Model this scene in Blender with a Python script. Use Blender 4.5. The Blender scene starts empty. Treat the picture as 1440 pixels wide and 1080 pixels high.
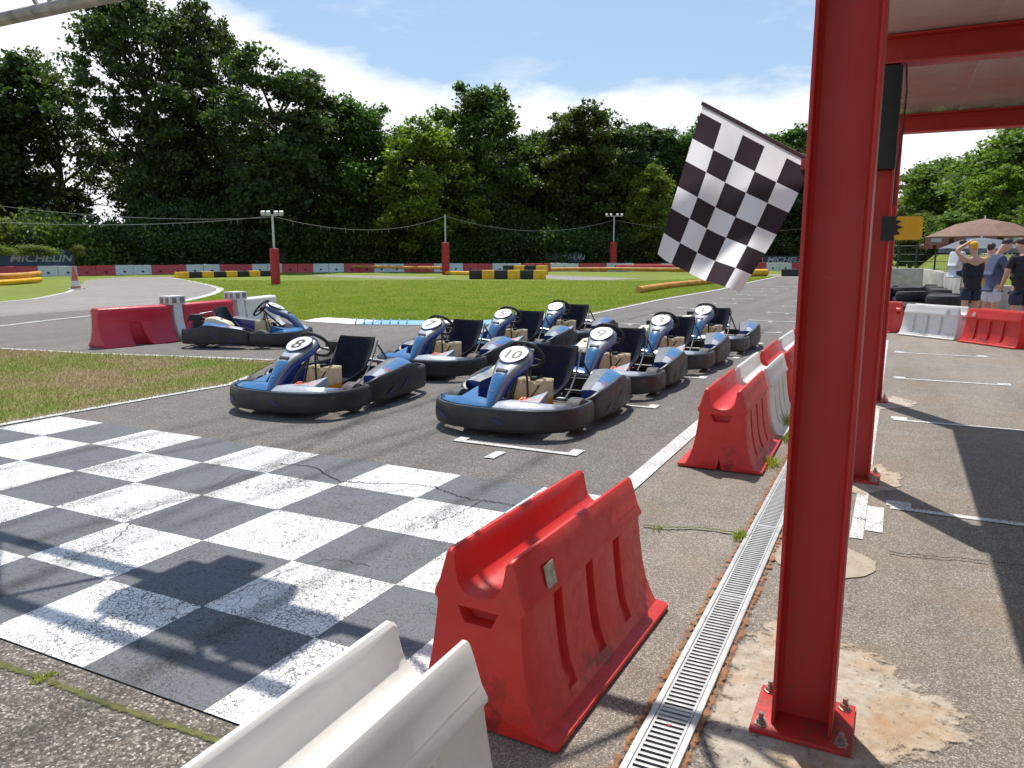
import bpy, bmesh, math, random
import numpy as np
from mathutils import Vector, Matrix, Euler
R = math.radians
D = bpy.data
scene = bpy.context.scene
COL = scene.collection
random.seed(7)
NR = np.random.default_rng(11)

# ------------------------------------------------------------------ camera, sky, sun, exposure
CAMH = 1.47
cam_d = D.cameras.new('camera'); cam = D.objects.new('camera', cam_d); COL.objects.link(cam)
cam.location = (0, 0, CAMH); cam.rotation_euler = (R(90-9.7), 0, R(26.4))
cam_d.lens = 36*1083/1440; cam_d.sensor_width = 36; cam_d.clip_start = .05; cam_d.clip_end = 3000
scene.camera = cam
scene.view_settings.view_transform = 'Standard'; scene.view_settings.look = 'None'
scene.view_settings.exposure = 0.3; scene.view_settings.gamma = 1; scene.view_settings.use_curve_mapping = False
SUN_EL, SUN_AZ = 64.0, math.degrees(math.atan2(-.57, .826))
sdir = Vector((math.sin(R(SUN_AZ))*math.cos(R(SUN_EL)), math.cos(R(SUN_AZ))*math.cos(R(SUN_EL)), math.sin(R(SUN_EL))))
sl = D.lights.new('sun', 'SUN'); sl.energy = 4.2; sl.angle = R(.53); sl.color = (1, .955, .88)
so = D.objects.new('sun', sl); COL.objects.link(so); so.location = (0, 0, 30)
so.rotation_euler = sdir.to_track_quat('Z', 'Y').to_euler()

W = D.worlds.new('World'); scene.world = W; W.use_nodes = True
nt = W.node_tree; nt.nodes.clear()
def wn(t, **k):
    n = nt.nodes.new(t)
    for a, b in k.items(): setattr(n, a, b)
    return n
def wm(op, a, b=None, c=None, clamp=False):
    n = wn('ShaderNodeMath', operation=op, use_clamp=clamp)
    for i, v in enumerate((a, b, c)):
        if v is None: continue
        if isinstance(v, (int, float)): n.inputs[i].default_value = v
        else: nt.links.new(v, n.inputs[i])
    return n.outputs[0]
sky = wn('ShaderNodeTexSky', sky_type='NISHITA', sun_disc=False)
sky.sun_elevation = R(SUN_EL); sky.sun_rotation = R(SUN_AZ % 360); sky.air_density = 1.15; sky.dust_density = .9; sky.ozone_density = 1.6
tc = wn('ShaderNodeTexCoord'); sep = wn('ShaderNodeSeparateXYZ'); nt.links.new(tc.outputs['Generated'], sep.inputs[0])
mp = wn('ShaderNodeMapping'); mp.inputs['Scale'].default_value = (1, 1, 3.2); nt.links.new(tc.outputs['Generated'], mp.inputs[0])
n1 = wn('ShaderNodeTexNoise'); n1.inputs['Scale'].default_value = 2.1; n1.inputs['Detail'].default_value = 9; n1.inputs['Roughness'].default_value = .58; n1.inputs['Distortion'].default_value = .35
nt.links.new(mp.outputs[0], n1.inputs['Vector'])
n2 = wn('ShaderNodeTexNoise'); n2.inputs['Scale'].default_value = 6; n2.inputs['Detail'].default_value = 8; n2.inputs['Roughness'].default_value = .62
nt.links.new(mp.outputs[0], n2.inputs['Vector'])
# a bank of cloud low all round the sky, higher towards -X
az = wm('MULTIPLY', wm('MAXIMUM', wm('SUBTRACT', wm('MULTIPLY', sep.outputs['X'], -1.), .47), 0.), .42)
top = wm('ADD', az, .196)
top = wm('ADD', top, wm('MULTIPLY', wm('SUBTRACT', n1.outputs[0], .5), .13))
top = wm('ADD', top, wm('MULTIPLY', wm('SUBTRACT', n2.outputs[0], .5), .09))
bank = wm('DIVIDE', wm('SUBTRACT', top, sep.outputs['Z']), .030, clamp=True)
wisp = wm('MULTIPLY', wm('SUBTRACT', n2.outputs[0], .57), 1.6, clamp=True)
cl = wm('MAXIMUM', wm('MULTIPLY', bank, .95), wisp)
mixc = wn('ShaderNodeMix', data_type='RGBA')
haze = wn('ShaderNodeMix', data_type='RGBA'); haze.inputs['Factor'].default_value = .40
nt.links.new(sky.outputs[0], haze.inputs['A']); haze.inputs['B'].default_value = (4.2, 6.2, 9.0, 1)
nt.links.new(cl, mixc.inputs['Factor']); nt.links.new(haze.outputs['Result'], mixc.inputs['A'])
mixc.inputs['B'].default_value = (9.8, 10.0, 10.3, 1)
bg = wn('ShaderNodeBackground'); bg.inputs['Strength'].default_value = .095
nt.links.new(mixc.outputs['Result'], bg.inputs['Color'])
wo = wn('ShaderNodeOutputWorld'); nt.links.new(bg.outputs[0], wo.inputs[0])

# ------------------------------------------------------------------ helpers
_p, _a, _f = R(9.7), R(26.4), 1083.
def ray(x, y):
    u = (x-720)/_f; v = -(y-540)/_f
    fw = math.cos(_p)+v*math.sin(_p); up = -math.sin(_p)+v*math.cos(_p)
    return Vector((u*math.cos(_a)-fw*math.sin(_a), u*math.sin(_a)+fw*math.cos(_a), up))
def at(x, y, z=0.):           # point of the photograph on the level z -> place in the world
    d = ray(x, y); t = (z-CAMH)/d.z; return Vector((d.x*t, d.y*t))
def away(x, s):               # place on the ground at distance s in the direction of column x
    d = ray(x, 355); h = Vector((d.x, d.y)).normalized(); return h*s

ORD = ['first', 'second', 'third', 'fourth', 'fifth', 'sixth', 'seventh', 'eighth', 'ninth', 'tenth', 'eleventh', 'twelfth', 'thirteenth', 'fourteenth', 'fifteenth', 'sixteenth', 'seventeenth', 'eighteenth', 'nineteenth', 'twentieth']+['twenty-'+q for q in ('first', 'second', 'third', 'fourth', 'fifth', 'sixth', 'seventh', 'eighth', 'ninth')]+['thirtieth']+['thirty-'+q for q in ('first', 'second', 'third', 'fourth', 'fifth', 'sixth', 'seventh', 'eighth', 'ninth')]
def tag(o, label=None, cat=None, group=None, kind=None):
    if label: o['label'] = label
    if cat: o['category'] = cat
    if group: o['group'] = group
    if kind: o['kind'] = kind
    return o
def empty(name, loc, rz=0, label=None, cat=None, group=None):
    o = D.objects.new(name, None); COL.objects.link(o); o.location = loc; o.rotation_euler = (0, 0, rz); o.empty_display_size = .1
    return tag(o, label, cat, group)
def link(name, me, parent=None, mat=None):
    o = D.objects.new(name, me); COL.objects.link(o)
    if parent: o.parent = parent
    if mat and not me.materials: me.materials.append(mat)
    return o
def mesh(vs, fs, mats=None, smooth=35, idx=None):
    me = D.meshes.new('mesh'); me.from_pydata([tuple(v) for v in vs], [], [tuple(f) for f in fs])
    for m in (mats if isinstance(mats, (list, tuple)) else [mats] if mats else []): me.materials.append(m)
    if idx is not None: me.polygons.foreach_set('material_index', idx)
    if smooth:
        me.polygons.foreach_set('use_smooth', [True]*len(me.polygons)); me.set_sharp_from_angle(angle=R(smooth))
    me.update(); return me
class MB:
    """collects shapes, then builds one mesh"""
    def __init__(s): s.v = []; s.f = []; s.i = []; s.m = 0
    def add(s, vs, fs):
        b = len(s.v); s.v += [Vector(v) for v in vs]; s.f += [tuple(b+k for k in f) for f in fs]; s.i += [s.m]*len(fs); return s
    def box(s, x0, x1, y0, y1, z0, z1, M=None, bev=0):
        bm = bmesh.new(); bmesh.ops.create_cube(bm, size=1)
        for v in bm.verts: v.co = Vector(((x0+x1)/2+v.co.x*(x1-x0), (y0+y1)/2+v.co.y*(y1-y0), (z0+z1)/2+v.co.z*(z1-z0)))
        if bev: bmesh.ops.bevel(bm, geom=bm.edges[:], offset=bev, segments=2, affect='EDGES', profile=.6)
        bm.verts.index_update()
        vs = [v.co.copy() for v in bm.verts]; fs = [[v.index for v in f.verts] for f in bm.faces]; bm.free()
        if M is not None: vs = [M @ v for v in vs]
        return s.add(vs, fs)
    def tube(s, pts, r, n=8, cap=True, closed=False):
        pts = [Vector(p) for p in pts]; k = len(pts); rs = r if isinstance(r, (list, tuple)) else [r]*k
        vs = []; fs = []; up = None
        for i, p in enumerate(pts):
            if closed: t = pts[(i+1) % k]-pts[i-1]
            else: t = pts[min(i+1, k-1)]-pts[max(i-1, 0)]
            t.normalize()
            if up is None:
                up = Vector((0, 0, 1)) if abs(t.z) < .9 else Vector((1, 0, 0))
            a = t.cross(up)
            if a.length < 1e-4: a = t.orthogonal()
            a.normalize(); b = a.cross(t).normalized(); up = b
            for j in range(n):
                q = 2*math.pi*j/n; vs.append(p+a*(math.cos(q)*rs[i])+b*(math.sin(q)*rs[i]))
        for i in range(k if closed else k-1):
            for j in range(n):
                i2 = (i+1) % k; fs.append((i*n+j, i*n+(j+1) % n, i2*n+(j+1) % n, i2*n+j))
        if cap and not closed: fs.append(tuple(range(n))[::-1]); fs.append(tuple((k-1)*n+j for j in range(n)))
        return s.add(vs, fs)
    def lathe(s, prof, c=(0, 0, 0), axis='Z', n=24, closed=False):
        vs = []; fs = []; k = len(prof)
        for i in range(n):
            q = 2*math.pi*i/n
            for r, h in prof:
                v = Vector((r*math.cos(q), r*math.sin(q), h))
                if axis == 'X': v = Vector((v.z, v.x, v.y))
                if axis == 'Y': v = Vector((v.x, v.z, v.y))
                vs.append(v+Vector(c))
        for i in range(n):
            for j in range(k if closed else k-1):
                a, b = i*k+j, i*k+(j+1) % k; c2, d = ((i+1) % n)*k+(j+1) % k, ((i+1) % n)*k+j
                fs.append((a, d, c2, b))
        return s.add(vs, fs)
    def loft(s, secs, closed=True, cap=True):
        n = len(secs[0]); vs = [v for sec in secs for v in sec]; fs = []
        for i in range(len(secs)-1):
            for j in range(n if closed else n-1):
                fs.append((i*n+j, i*n+(j+1) % n, (i+1)*n+(j+1) % n, (i+1)*n+j))
        if cap and closed: fs.append(tuple(range(n))[::-1]); fs.append(tuple((len(secs)-1)*n+j for j in range(n)))
        return s.add(vs, fs)
    def prism(s, poly, z0, z1):
        n = len(poly); vs = [(p[0], p[1], z0) for p in poly]+[(p[0], p[1], z1) for p in poly]
        return s.add(vs, [tuple(range(n))[::-1], tuple(range(n, 2*n))]+[(i, (i+1) % n, n+(i+1) % n, n+i) for i in range(n)])
    def me(s, mats=None, smooth=35):
        me = mesh(s.v, s.f, mats, smooth, s.i)
        return me
    def obj(s, name, mats=None, parent=None, smooth=35, fix=True):
        me = s.me(mats, smooth)
        if fix:
            bm = bmesh.new(); bm.from_mesh(me); bmesh.ops.recalc_face_normals(bm, faces=bm.faces); bm.to_mesh(me); bm.free()
        return link(name, me, parent)
def children_of(o): return [c for c in D.objects if c.parent == o]
def copy_tree(o, parent=None, kids=None):
    c = o.copy(); COL.objects.link(c)
    if parent: c.parent = parent
    for ch in o.children: copy_tree(ch, c)
    return c
def baked(name, me, mods, mats=None, parent=None, smooth=35):
    """apply modifiers to a mesh once"""
    o = D.objects.new('tmp', me); COL.objects.link(o)
    for t, kw in mods:
        m = o.modifiers.new(t, t)
        for a, b in kw.items(): setattr(m, a, b)
    dg = bpy.context.evaluated_depsgraph_get(); ev = o.evaluated_get(dg)
    out = D.meshes.new_from_object(ev); D.objects.remove(o)
    ix = [p.material_index for p in out.polygons]; out.materials.clear()
    for m in (mats if isinstance(mats, (list, tuple)) else [mats]): out.materials.append(m)
    if isinstance(mats, (list, tuple)): out.polygons.foreach_set('material_index', ix)
    if smooth:
        out.polygons.foreach_set('use_smooth', [True]*len(out.polygons)); out.set_sharp_from_angle(angle=R(smooth))
    return out
def text_mesh(body, size, mat, shear=0, depth=.0, align='CENTER', offset=0, width=1):
    c = D.curves.new('t', 'FONT'); c.body = body; c.size = size; c.align_x = align; c.align_y = 'CENTER'; c.shear = shear; c.extrude = depth; c.offset = offset
    o = D.objects.new('t', c); COL.objects.link(o)
    dg = bpy.context.evaluated_depsgraph_get(); me = D.meshes.new_from_object(o.evaluated_get(dg)); D.objects.remove(o)
    for v in me.vertices: v.co.x *= width
    me.materials.clear(); me.materials.append(mat); return me

# ------------------------------------------------------------------ materials
class NT:
    def __init__(s, name):
        s.m = D.materials.new(name); s.m.use_nodes = True; s.t = s.m.node_tree; s.b = s.t.nodes['Principled BSDF']
        s.out = s.t.nodes['Material Output']; s.c = None
    def n(s, t, **k):
        n = s.t.nodes.new(t)
        for a, b in k.items(): setattr(n, a, b)
        return n
    def l(s, a, b): s.t.links.new(a, b)
    def coord(s, kind='Object'):
        if s.c is None: s.c = s.n('ShaderNodeTexCoord')
        return s.c.outputs[kind]
    def pos(s):
        g = s.n('ShaderNodeNewGeometry'); return g.outputs['Position']
    def noise(s, scale, detail=4, rough=.55, vec=None, dist=0):
        n = s.n('ShaderNodeTexNoise'); n.inputs['Scale'].default_value = scale; n.inputs['Detail'].default_value = detail
        n.inputs['Roughness'].default_value = rough; n.inputs['Distortion'].default_value = dist
        s.l(vec if vec is not None else s.coord(), n.inputs['Vector']); return n.outputs['Fac']
    def voro(s, scale, feat='F1', vec=None, out='Color', rnd=1):
        n = s.n('ShaderNodeTexVoronoi', feature=feat); n.inputs['Scale'].default_value = scale; n.inputs['Randomness'].default_value = rnd
        s.l(vec if vec is not None else s.coord(), n.inputs['Vector']); return n.outputs[out]
    def math(s, op, a, b=0., clamp=False):
        n = s.n('ShaderNodeMath', operation=op, use_clamp=clamp)
        for i, v in enumerate((a, b)):
            if isinstance(v, (int, float)): n.inputs[i].default_value = v
            else: s.l(v, n.inputs[i])
        return n.outputs[0]
    def ramp(s, f, stops, interp='LINEAR'):
        n = s.n('ShaderNodeValToRGB'); e = n.color_ramp.elements; n.color_ramp.interpolation = interp
        while len(e) < len(stops): e.new(.5)
        for k, (p, c) in enumerate(stops):
            e[k].position = p; e[k].color = (c, c, c, 1) if isinstance(c, (int, float)) else (*c, 1)
        s.l(f, n.inputs[0]); return n.outputs[0]
    def mix(s, f, a, b, blend='MIX'):
        n = s.n('ShaderNodeMix', data_type='RGBA', blend_type=blend)
        for k, v in (('Factor', f), ('A', a), ('B', b)):
            if isinstance(v, (int, float)): n.inputs[k].default_value = v if k == 'Factor' else (v, v, v, 1)
            elif isinstance(v, tuple): n.inputs[k].default_value = (*v, 1)
            else: s.l(v, n.inputs[k])
        return n.outputs['Result']
    def color(s, c):
        if isinstance(c, tuple): s.b.inputs['Base Color'].default_value = (*c, 1)
        else: s.l(c, s.b.inputs['Base Color'])
    def set(s, **k):
        for a, b in k.items():
            i = s.b.inputs[a.replace('_', ' ')]
            if isinstance(b, (int, float)): i.default_value = b
            else: s.l(b, i)
        return s
    def bump(s, h, st=.3, dist=.01):
        n = s.n('ShaderNodeBump'); n.inputs['Strength'].default_value = st; n.inputs['Distance'].default_value = dist
        s.l(h, n.inputs['Height']); s.l(n.outputs[0], s.b.inputs['Normal'])

def m_plain(name, c, rough=.5, metal=0, var=.12, scale=6, coat=0, spec=.5, bump=0):
    t = NT(name); f = t.noise(scale, 5)
    dark = tuple(x*(1-var*1.6) for x in c); lite = tuple(min(1, x*(1+var)) for x in c)
    t.color(t.ramp(f, [(.3, dark), (.7, lite)])); t.set(Metallic=metal, Coat_Weight=coat)
    t.b.inputs['Specular IOR Level'].default_value = spec
    t.set(Roughness=t.ramp(t.noise(scale*3, 3), [(.3, max(0, rough-.08)), (.7, min(1, rough+.1))]))
    if bump: t.bump(t.noise(scale*12, 3), bump, .004)
    return t.m
def m_asphalt(name, tone, warm=1.0, stone=150, contrast=1.0, patch=.25, stain=None):
    t = NT(name); P = t.pos()
    cell = t.voro(stone, vec=P)
    sp = t.n('ShaderNodeSeparateColor'); t.l(cell, sp.inputs[0])
    lo, hi = tone*(1-.75*contrast), tone*(1+2.2*contrast)
    w = lambda v, k=1.: (v*(1+.13*warm*k), v*(1+.03*warm*k), v*(1-.07*warm*k))
    base = t.ramp(sp.outputs[0], [(0, w(lo)), (.45, w(tone*.85)), (.8, w(tone*1.35)), (1, w(hi, .5))])
    edge = t.voro(stone, 'DISTANCE_TO_EDGE', vec=P, out='Distance')
    e = t.math('MULTIPLY', edge, 9, True)
    base = t.mix(e, t.mix(.55, base, (tone*.25,)*3), base)
    big = t.noise(.55, 5, .6, vec=P, dist=.6); mid = t.noise(5, 6, .6, vec=P)
    base = t.mix(1, base, t.ramp(big, [(.25, 1-patch), (.75, 1+patch*.6)]), 'MULTIPLY')
    base = t.mix(1, base, t.ramp(mid, [(.25, .86), (.75, 1.14)]), 'MULTIPLY')
    mps = t.n('ShaderNodeMapping'); mps.inputs['Scale'].default_value = (1.6, .12, 1); mps.inputs['Rotation'].default_value = (0, 0, .03); t.l(P, mps.inputs[0])
    base = t.mix(1, base, t.ramp(t.noise(1.5, 5, .6, vec=mps.outputs[0], dist=.3), [(.3, .84), (.5, 1.), (.72, 1.10)]), 'MULTIPLY')
    spot = t.ramp(t.noise(2.7, 3, .5, vec=P), [(.66, 0.), (.74, .45)]); base = t.mix(spot, base, (tone*.45,)*3)
    if stain: base = t.mix(t.ramp(t.noise(1.6, 5, vec=P), [(.5, 0), (.72, .5)]), base, stain)
    t.color(base); t.set(Roughness=.86); t.b.inputs['Specular IOR Level'].default_value = .35
    h = t.math('ADD', t.math('MULTIPLY', e, .7), t.math('MULTIPLY', sp.outputs[1], .6))
    t.bump(h, .55, .004); return t.m
def m_paint(name, c, tone=.08, wear=.5, crack=11., stone=170, warm=.7):
    """road paint worn and crazed, the asphalt showing through"""
    t = NT(name); P = t.pos()
    cell = t.voro(stone, vec=P); sp = t.n('ShaderNodeSeparateColor'); t.l(cell, sp.inputs[0])
    asp = t.ramp(sp.outputs[0], [(0, (tone*.3,)*3), (.6, (tone,)*3), (1, (tone*2.6, tone*2.5, tone*2.3))])
    wr = t.n('ShaderNodeVectorMath', operation='ADD'); nn = t.n('ShaderNodeTexNoise'); nn.inputs['Scale'].default_value = 9; nn.inputs['Detail'].default_value = 5
    t.l(P, nn.inputs['Vector']); sc = t.n('ShaderNodeVectorMath', operation='SCALE'); sc.inputs['Scale'].default_value = .12
    t.l(nn.outputs['Color'], sc.inputs[0]); t.l(P, wr.inputs[0]); t.l(sc.outputs[0], wr.inputs[1])
    cr = t.voro(crack, 'DISTANCE_TO_EDGE', vec=wr.outputs[0], out='Distance')
    cr2 = t.voro(crack*4.2, 'DISTANCE_TO_EDGE', vec=wr.outputs[0], out='Distance')
    area = t.ramp(t.noise(1.7, 4, vec=P), [(.42, 0.), (.62, 1.)])
    big = t.math('MULTIPLY', t.math('LESS_THAN', cr, .022), t.math('MULTIPLY', area, t.ramp(t.noise(7, 3, vec=P), [(.4, 0.), (.55, 1.)])))
    fine = t.math('MULTIPLY', t.math('LESS_THAN', cr2, t.math('MULTIPLY', t.ramp(t.noise(3.1, 4, vec=P), [(.28, .0), (.62, .078)]), 1.)), wear*1.6, True)
    chip = t.math('MULTIPLY', t.math('GREATER_THAN', t.noise(48, 6, .72, vec=P), t.ramp(t.noise(1.9, 5, vec=P), [(.25, .74), (.75, .58-.12*wear)])), 1.)
    w = t.math('MAXIMUM', t.math('MAXIMUM', big, fine), chip)
    tint = t.ramp(t.noise(3, 6, .65, vec=P), [(.25, tuple(x*.80 for x in c)), (.7, c)])
    t.color(t.mix(w, tint, asp)); t.set(Roughness=.62)
    h = t.math('ADD', t.math('MULTIPLY', sp.outputs[1], .35), t.math('SUBTRACT', 1, w)); t.bump(h, .4, .003)
    return t.m
def m_grass(name, a, b, dry=(.20, .17, .07), dryness=.5):
    t = NT(name); P = t.pos()
    f = t.noise(1.1, 7, .65, vec=P); g = t.noise(30, 5, .7, vec=P)
    base = t.ramp(g, [(.25, a), (.75, b)])
    base = t.mix(t.ramp(f, [(.62-dryness*.3, 0.), (.80-dryness*.2, .85)]), base, dry)
    base = t.mix(1, base, t.ramp(t.noise(.12, 3, vec=P), [(.3, .85), (.7, 1.15)]), 'MULTIPLY')
    t.color(base); t.set(Roughness=.8); t.b.inputs['Specular IOR Level'].default_value = .2
    t.bump(t.noise(60, 6, .8, vec=P), .7, .03); return t.m
def m_leaf(name, a, b, trans=.35, sp=.3):
    t = NT(name); g = t.n('ShaderNodeNewGeometry'); oi = t.n('ShaderNodeObjectInfo')
    f = t.math('ADD', t.math('MULTIPLY', g.outputs['Random Per Island'], .55), t.math('MULTIPLY', t.noise(.35, 3), .45))
    c = t.ramp(f, [(.15, a), (.85, b)])
    hs = t.n('ShaderNodeHueSaturation'); t.l(c, hs.inputs['Color'])
    t.l(t.math('ADD', .48, t.math('MULTIPLY', oi.outputs['Random'], .045)), hs.inputs['Hue'])
    t.l(t.math('ADD', .8, t.math('MULTIPLY', oi.outputs['Random'], .4)), hs.inputs['Value'])
    c = hs.outputs[0]; t.color(c); t.set(Roughness=.5); t.b.inputs['Specular IOR Level'].default_value = sp
    tr = t.n('ShaderNodeBsdfTranslucent'); t.l(t.mix(1, c, (1.6, 1.9, .7), 'MULTIPLY'), tr.inputs[0])
    mx = t.n('ShaderNodeMixShader'); mx.inputs[0].default_value = trans
    t.l(t.b.outputs[0], mx.inputs[1]); t.l(tr.outputs[0], mx.inputs[2]); t.l(mx.outputs[0], t.out.inputs[0]); return t.m
def m_plastic(name, c, fade, dirt=(.12, .07, .04), rough=.38, sss=0, dirtamt=.5):
    """moulded barrier plastic, faded and scuffed"""
    t = NT(name); O = t.coord()
    f = t.noise(3, 5, .6); s = t.noise(22, 6, .7)
    base = t.mix(t.ramp(f, [(.35, 0.), (.75, .7)]), c, fade)
    sepx = t.n('ShaderNodeSeparateXYZ'); t.l(O, sepx.inputs[0])
    low = t.ramp(sepx.outputs['Z'], [(0, .95), (.16, .35), (.5, .12)])
    d = t.math('MULTIPLY', t.ramp(s, [(.48, 0.), (.72, 1.)]), t.math('MULTIPLY', low, dirtamt))
    base = t.mix(d, base, dirt)
    rub = t.math('MULTIPLY', t.ramp(t.noise(7, 4, .6), [(.60, 0.), (.67, .75)]), t.ramp(sepx.outputs['Z'], [(.04, 1.), (.30, .25), (.5, .12)]))
    base = t.mix(t.math('MULTIPLY', rub, min(1., dirtamt*1.3)), base, tuple(x*.35 for x in dirt) if c[1] < .2 else (.22, .20, .17))
    mpp = t.n('ShaderNodeMapping'); mpp.inputs['Scale'].default_value = (90, 4, 20); t.l(O, mpp.inputs[0])
    scr = t.ramp(t.noise(3, 4, .6, vec=mpp.outputs[0]), [(.62, 0.), (.70, .35)])
    base = t.mix(scr, base, fade)
    t.color(base); t.set(Roughness=t.ramp(s, [(.3, rough-.06), (.75, rough+.25)]))
    if sss:
        tr = t.n('ShaderNodeBsdfTranslucent'); t.l(base, tr.inputs[0]); mx = t.n('ShaderNodeMixShader'); mx.inputs[0].default_value = sss
        t.l(t.b.outputs[0], mx.inputs[1]); t.l(tr.outputs[0], mx.inputs[2]); t.l(mx.outputs[0], t.out.inputs[0])
    t.bump(t.noise(40, 4, .6), .08, .004); return t.m

M = {}
M['track'] = m_asphalt('track_asphalt', .160, 1.2, 180, .62, .16)
M['loop'] = m_asphalt('pale_asphalt', .25, 1.1, 120, .4, .10)
M['pit'] = m_asphalt('pit_asphalt', .225, 1.9, 210, .52, .20, stain=(.27, .19, .11))
M['coarse'] = m_asphalt('coarse_asphalt', .150, 2.0, 110, .82, .18)
M['wpaint'] = m_paint('white_road_paint', (.80, .79, .77), .09, .55)
M['gpaint'] = m_paint('slate_road_paint', (.120, .126, .145), .05, .7)
M['line'] = m_paint('white_line_paint', (.74, .73, .70), .09, .45, 14)
M['wkerb'] = m_paint('white_kerb_paint', (.75, .75, .74), .2, .2)
M['bkerb'] = m_paint('blue_kerb_paint', (.16, .42, .66), .2, .2)
def m_turf(name, cols, trans=0., hi=1.):
    t = NT(name); P = t.pos(); w = t.n('ShaderNodeNewGeometry').outputs['Random Per Island'] if trans else t.noise(40, 5, .7, vec=P)
    f = t.math('ADD', t.noise(.75, 6, .68, vec=P, dist=.4), t.math('MULTIPLY', t.math('SUBTRACT', w, .5), .16))
    c = t.ramp(f, cols); c = t.mix(1, c, t.ramp(t.noise(25, 4, vec=P), [(.3, .75*hi), (.7, 1.2*hi)]), 'MULTIPLY'); t.color(c); t.set(Roughness=.75); t.b.inputs['Specular IOR Level'].default_value = .25
    if trans:
        tr = t.n('ShaderNodeBsdfTranslucent'); t.l(c, tr.inputs[0]); mx = t.n('ShaderNodeMixShader'); mx.inputs[0].default_value = trans
        t.l(t.b.outputs[0], mx.inputs[1]); t.l(tr.outputs[0], mx.inputs[2]); t.l(mx.outputs[0], t.out.inputs[0])
    else: t.bump(t.noise(60, 6, .8, vec=P), .7, .03)
    return t.m
ISL = [(.34, (.17, .25, .03)), (.44, (.24, .25, .05)), (.52, (.30, .26, .09)), (.60, (.36, .25, .15)), (.68, (.30, .28, .08))]
LAWN = [(.30, (.20, .29, .025)), (.45, (.27, .355, .035)), (.58, (.34, .39, .055)), (.70, (.42, .41, .10))]
M['bkerb2'] = m_plain('kerb_joint_blue', (.05, .16, .30), .7); M['grass'] = m_grass('lawn', (.12, .165, .018), (.21, .26, .035), (.26, .25, .07), .35)
M['dryX'] = m_grass('dry_lawn', (.20, .18, .05), (.31, .26, .10), (.36, .25, .14), 1.0)
M['dry'] = m_turf('island_turf', ISL, 0, .8); M['islblade'] = m_turf('island_blades', ISL, .3, 1.15); M['blade'] = m_turf('lawn_blades', LAWN, .35, 1.15); M['bladeX'] = m_leaf('grass_blades', (.16, .20, .02), (.30, .34, .05), .35)
M['dryblade'] = m_leaf('dry_grass_blades', (.27, .23, .06), (.48, .38, .16), .3)
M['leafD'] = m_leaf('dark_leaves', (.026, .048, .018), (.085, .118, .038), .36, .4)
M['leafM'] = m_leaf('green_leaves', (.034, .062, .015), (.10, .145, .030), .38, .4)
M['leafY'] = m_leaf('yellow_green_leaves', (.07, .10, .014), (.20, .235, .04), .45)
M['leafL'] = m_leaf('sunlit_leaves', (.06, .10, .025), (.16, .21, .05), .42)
M['leafB'] = m_leaf('bright_bush_leaves', (.085, .115, .025), (.22, .25, .06), .45)
M['bark'] = m_plain('bark', (.055, .045, .035), .9, var=.4, scale=3, bump=.5)
M['red'] = m_plastic('red_plastic', (.64, .020, .016), (.64, .065, .048), dirt=(.10, .05, .04), dirtamt=.55, sss=.14)
M['whitep'] = m_plastic('white_plastic', (.76, .74, .71), (.70, .66, .60), dirt=(.30, .25, .20), dirtamt=.6, rough=.42, sss=.12)
M['farred'] = m_plastic('sun_faded_red_plastic', (.45, .03, .04), (.50, .09, .09), dirtamt=.3)
M['farwhite'] = m_plastic('old_white_plastic', (.58, .62, .60), (.5, .52, .5), dirt=(.25, .25, .22), dirtamt=.5)
def m_steel():
    t = NT('red_steel_paint'); O = t.coord()
    mpp = t.n('ShaderNodeMapping'); mpp.inputs['Scale'].default_value = (12, 12, 1.2); t.l(O, mpp.inputs[0])
    base = t.mix(t.ramp(t.noise(3, 5, .6, vec=mpp.outputs[0]), [(.35, 0.), (.7, .55)]), (.50, .023, .017), (.41, .016, .013))
    base = t.mix(t.ramp(t.noise(26, 6, .75), [(.64, 0.), (.74, .6)]), base, (.45, .11, .07))
    sz = t.n('ShaderNodeSeparateXYZ'); t.l(O, sz.inputs[0]); low = t.ramp(sz.outputs['Z'], [(.0, .9), (.10, .35), (.5, .10)])
    base = t.mix(t.math('MULTIPLY', t.ramp(t.noise(17, 7, .75), [(.50, 0.), (.62, 1.)]), low), base, (.16, .055, .035))
    mpv = t.n('ShaderNodeMapping'); mpv.inputs['Scale'].default_value = (60, 60, 1.5); t.l(O, mpv.inputs[0])
    base = t.mix(t.ramp(t.noise(1.5, 4, .6, vec=mpv.outputs[0]), [(.62, 0.), (.70, .35)]), base, (.30, .05, .04))
    t.color(base); t.set(Roughness=t.ramp(t.noise(5, 5), [(.3, .40), (.7, .58)])); t.bump(t.noise(70, 3), .10, .003); return t.m
M['steel'] = m_steel()
M['galv'] = m_plain('galvanised_steel', (.46, .46, .45), .5, .4, .12, 14, bump=.1)
M['truss'] = m_plain('weathered_galvanised_truss', (.33, .29, .26), .6, .4, .3, 9)
M['bolt'] = m_plain('zinc_bolt', (.42, .36, .30), .4, .8, .2, 30)
M['dark'] = m_plain('dark_channel', (.02, .02, .018), .9)
M['rubber'] = m_plain('tyre_rubber', (.028, .028, .030), .75, var=.35, scale=9, bump=.2)
M['slick'] = m_plain('worn_slick_rubber', (.085, .08, .08), .7, var=.3, scale=14)
M['decal'] = m_plain('bumper_decal', (.012, .025, .14), .4)
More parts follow.
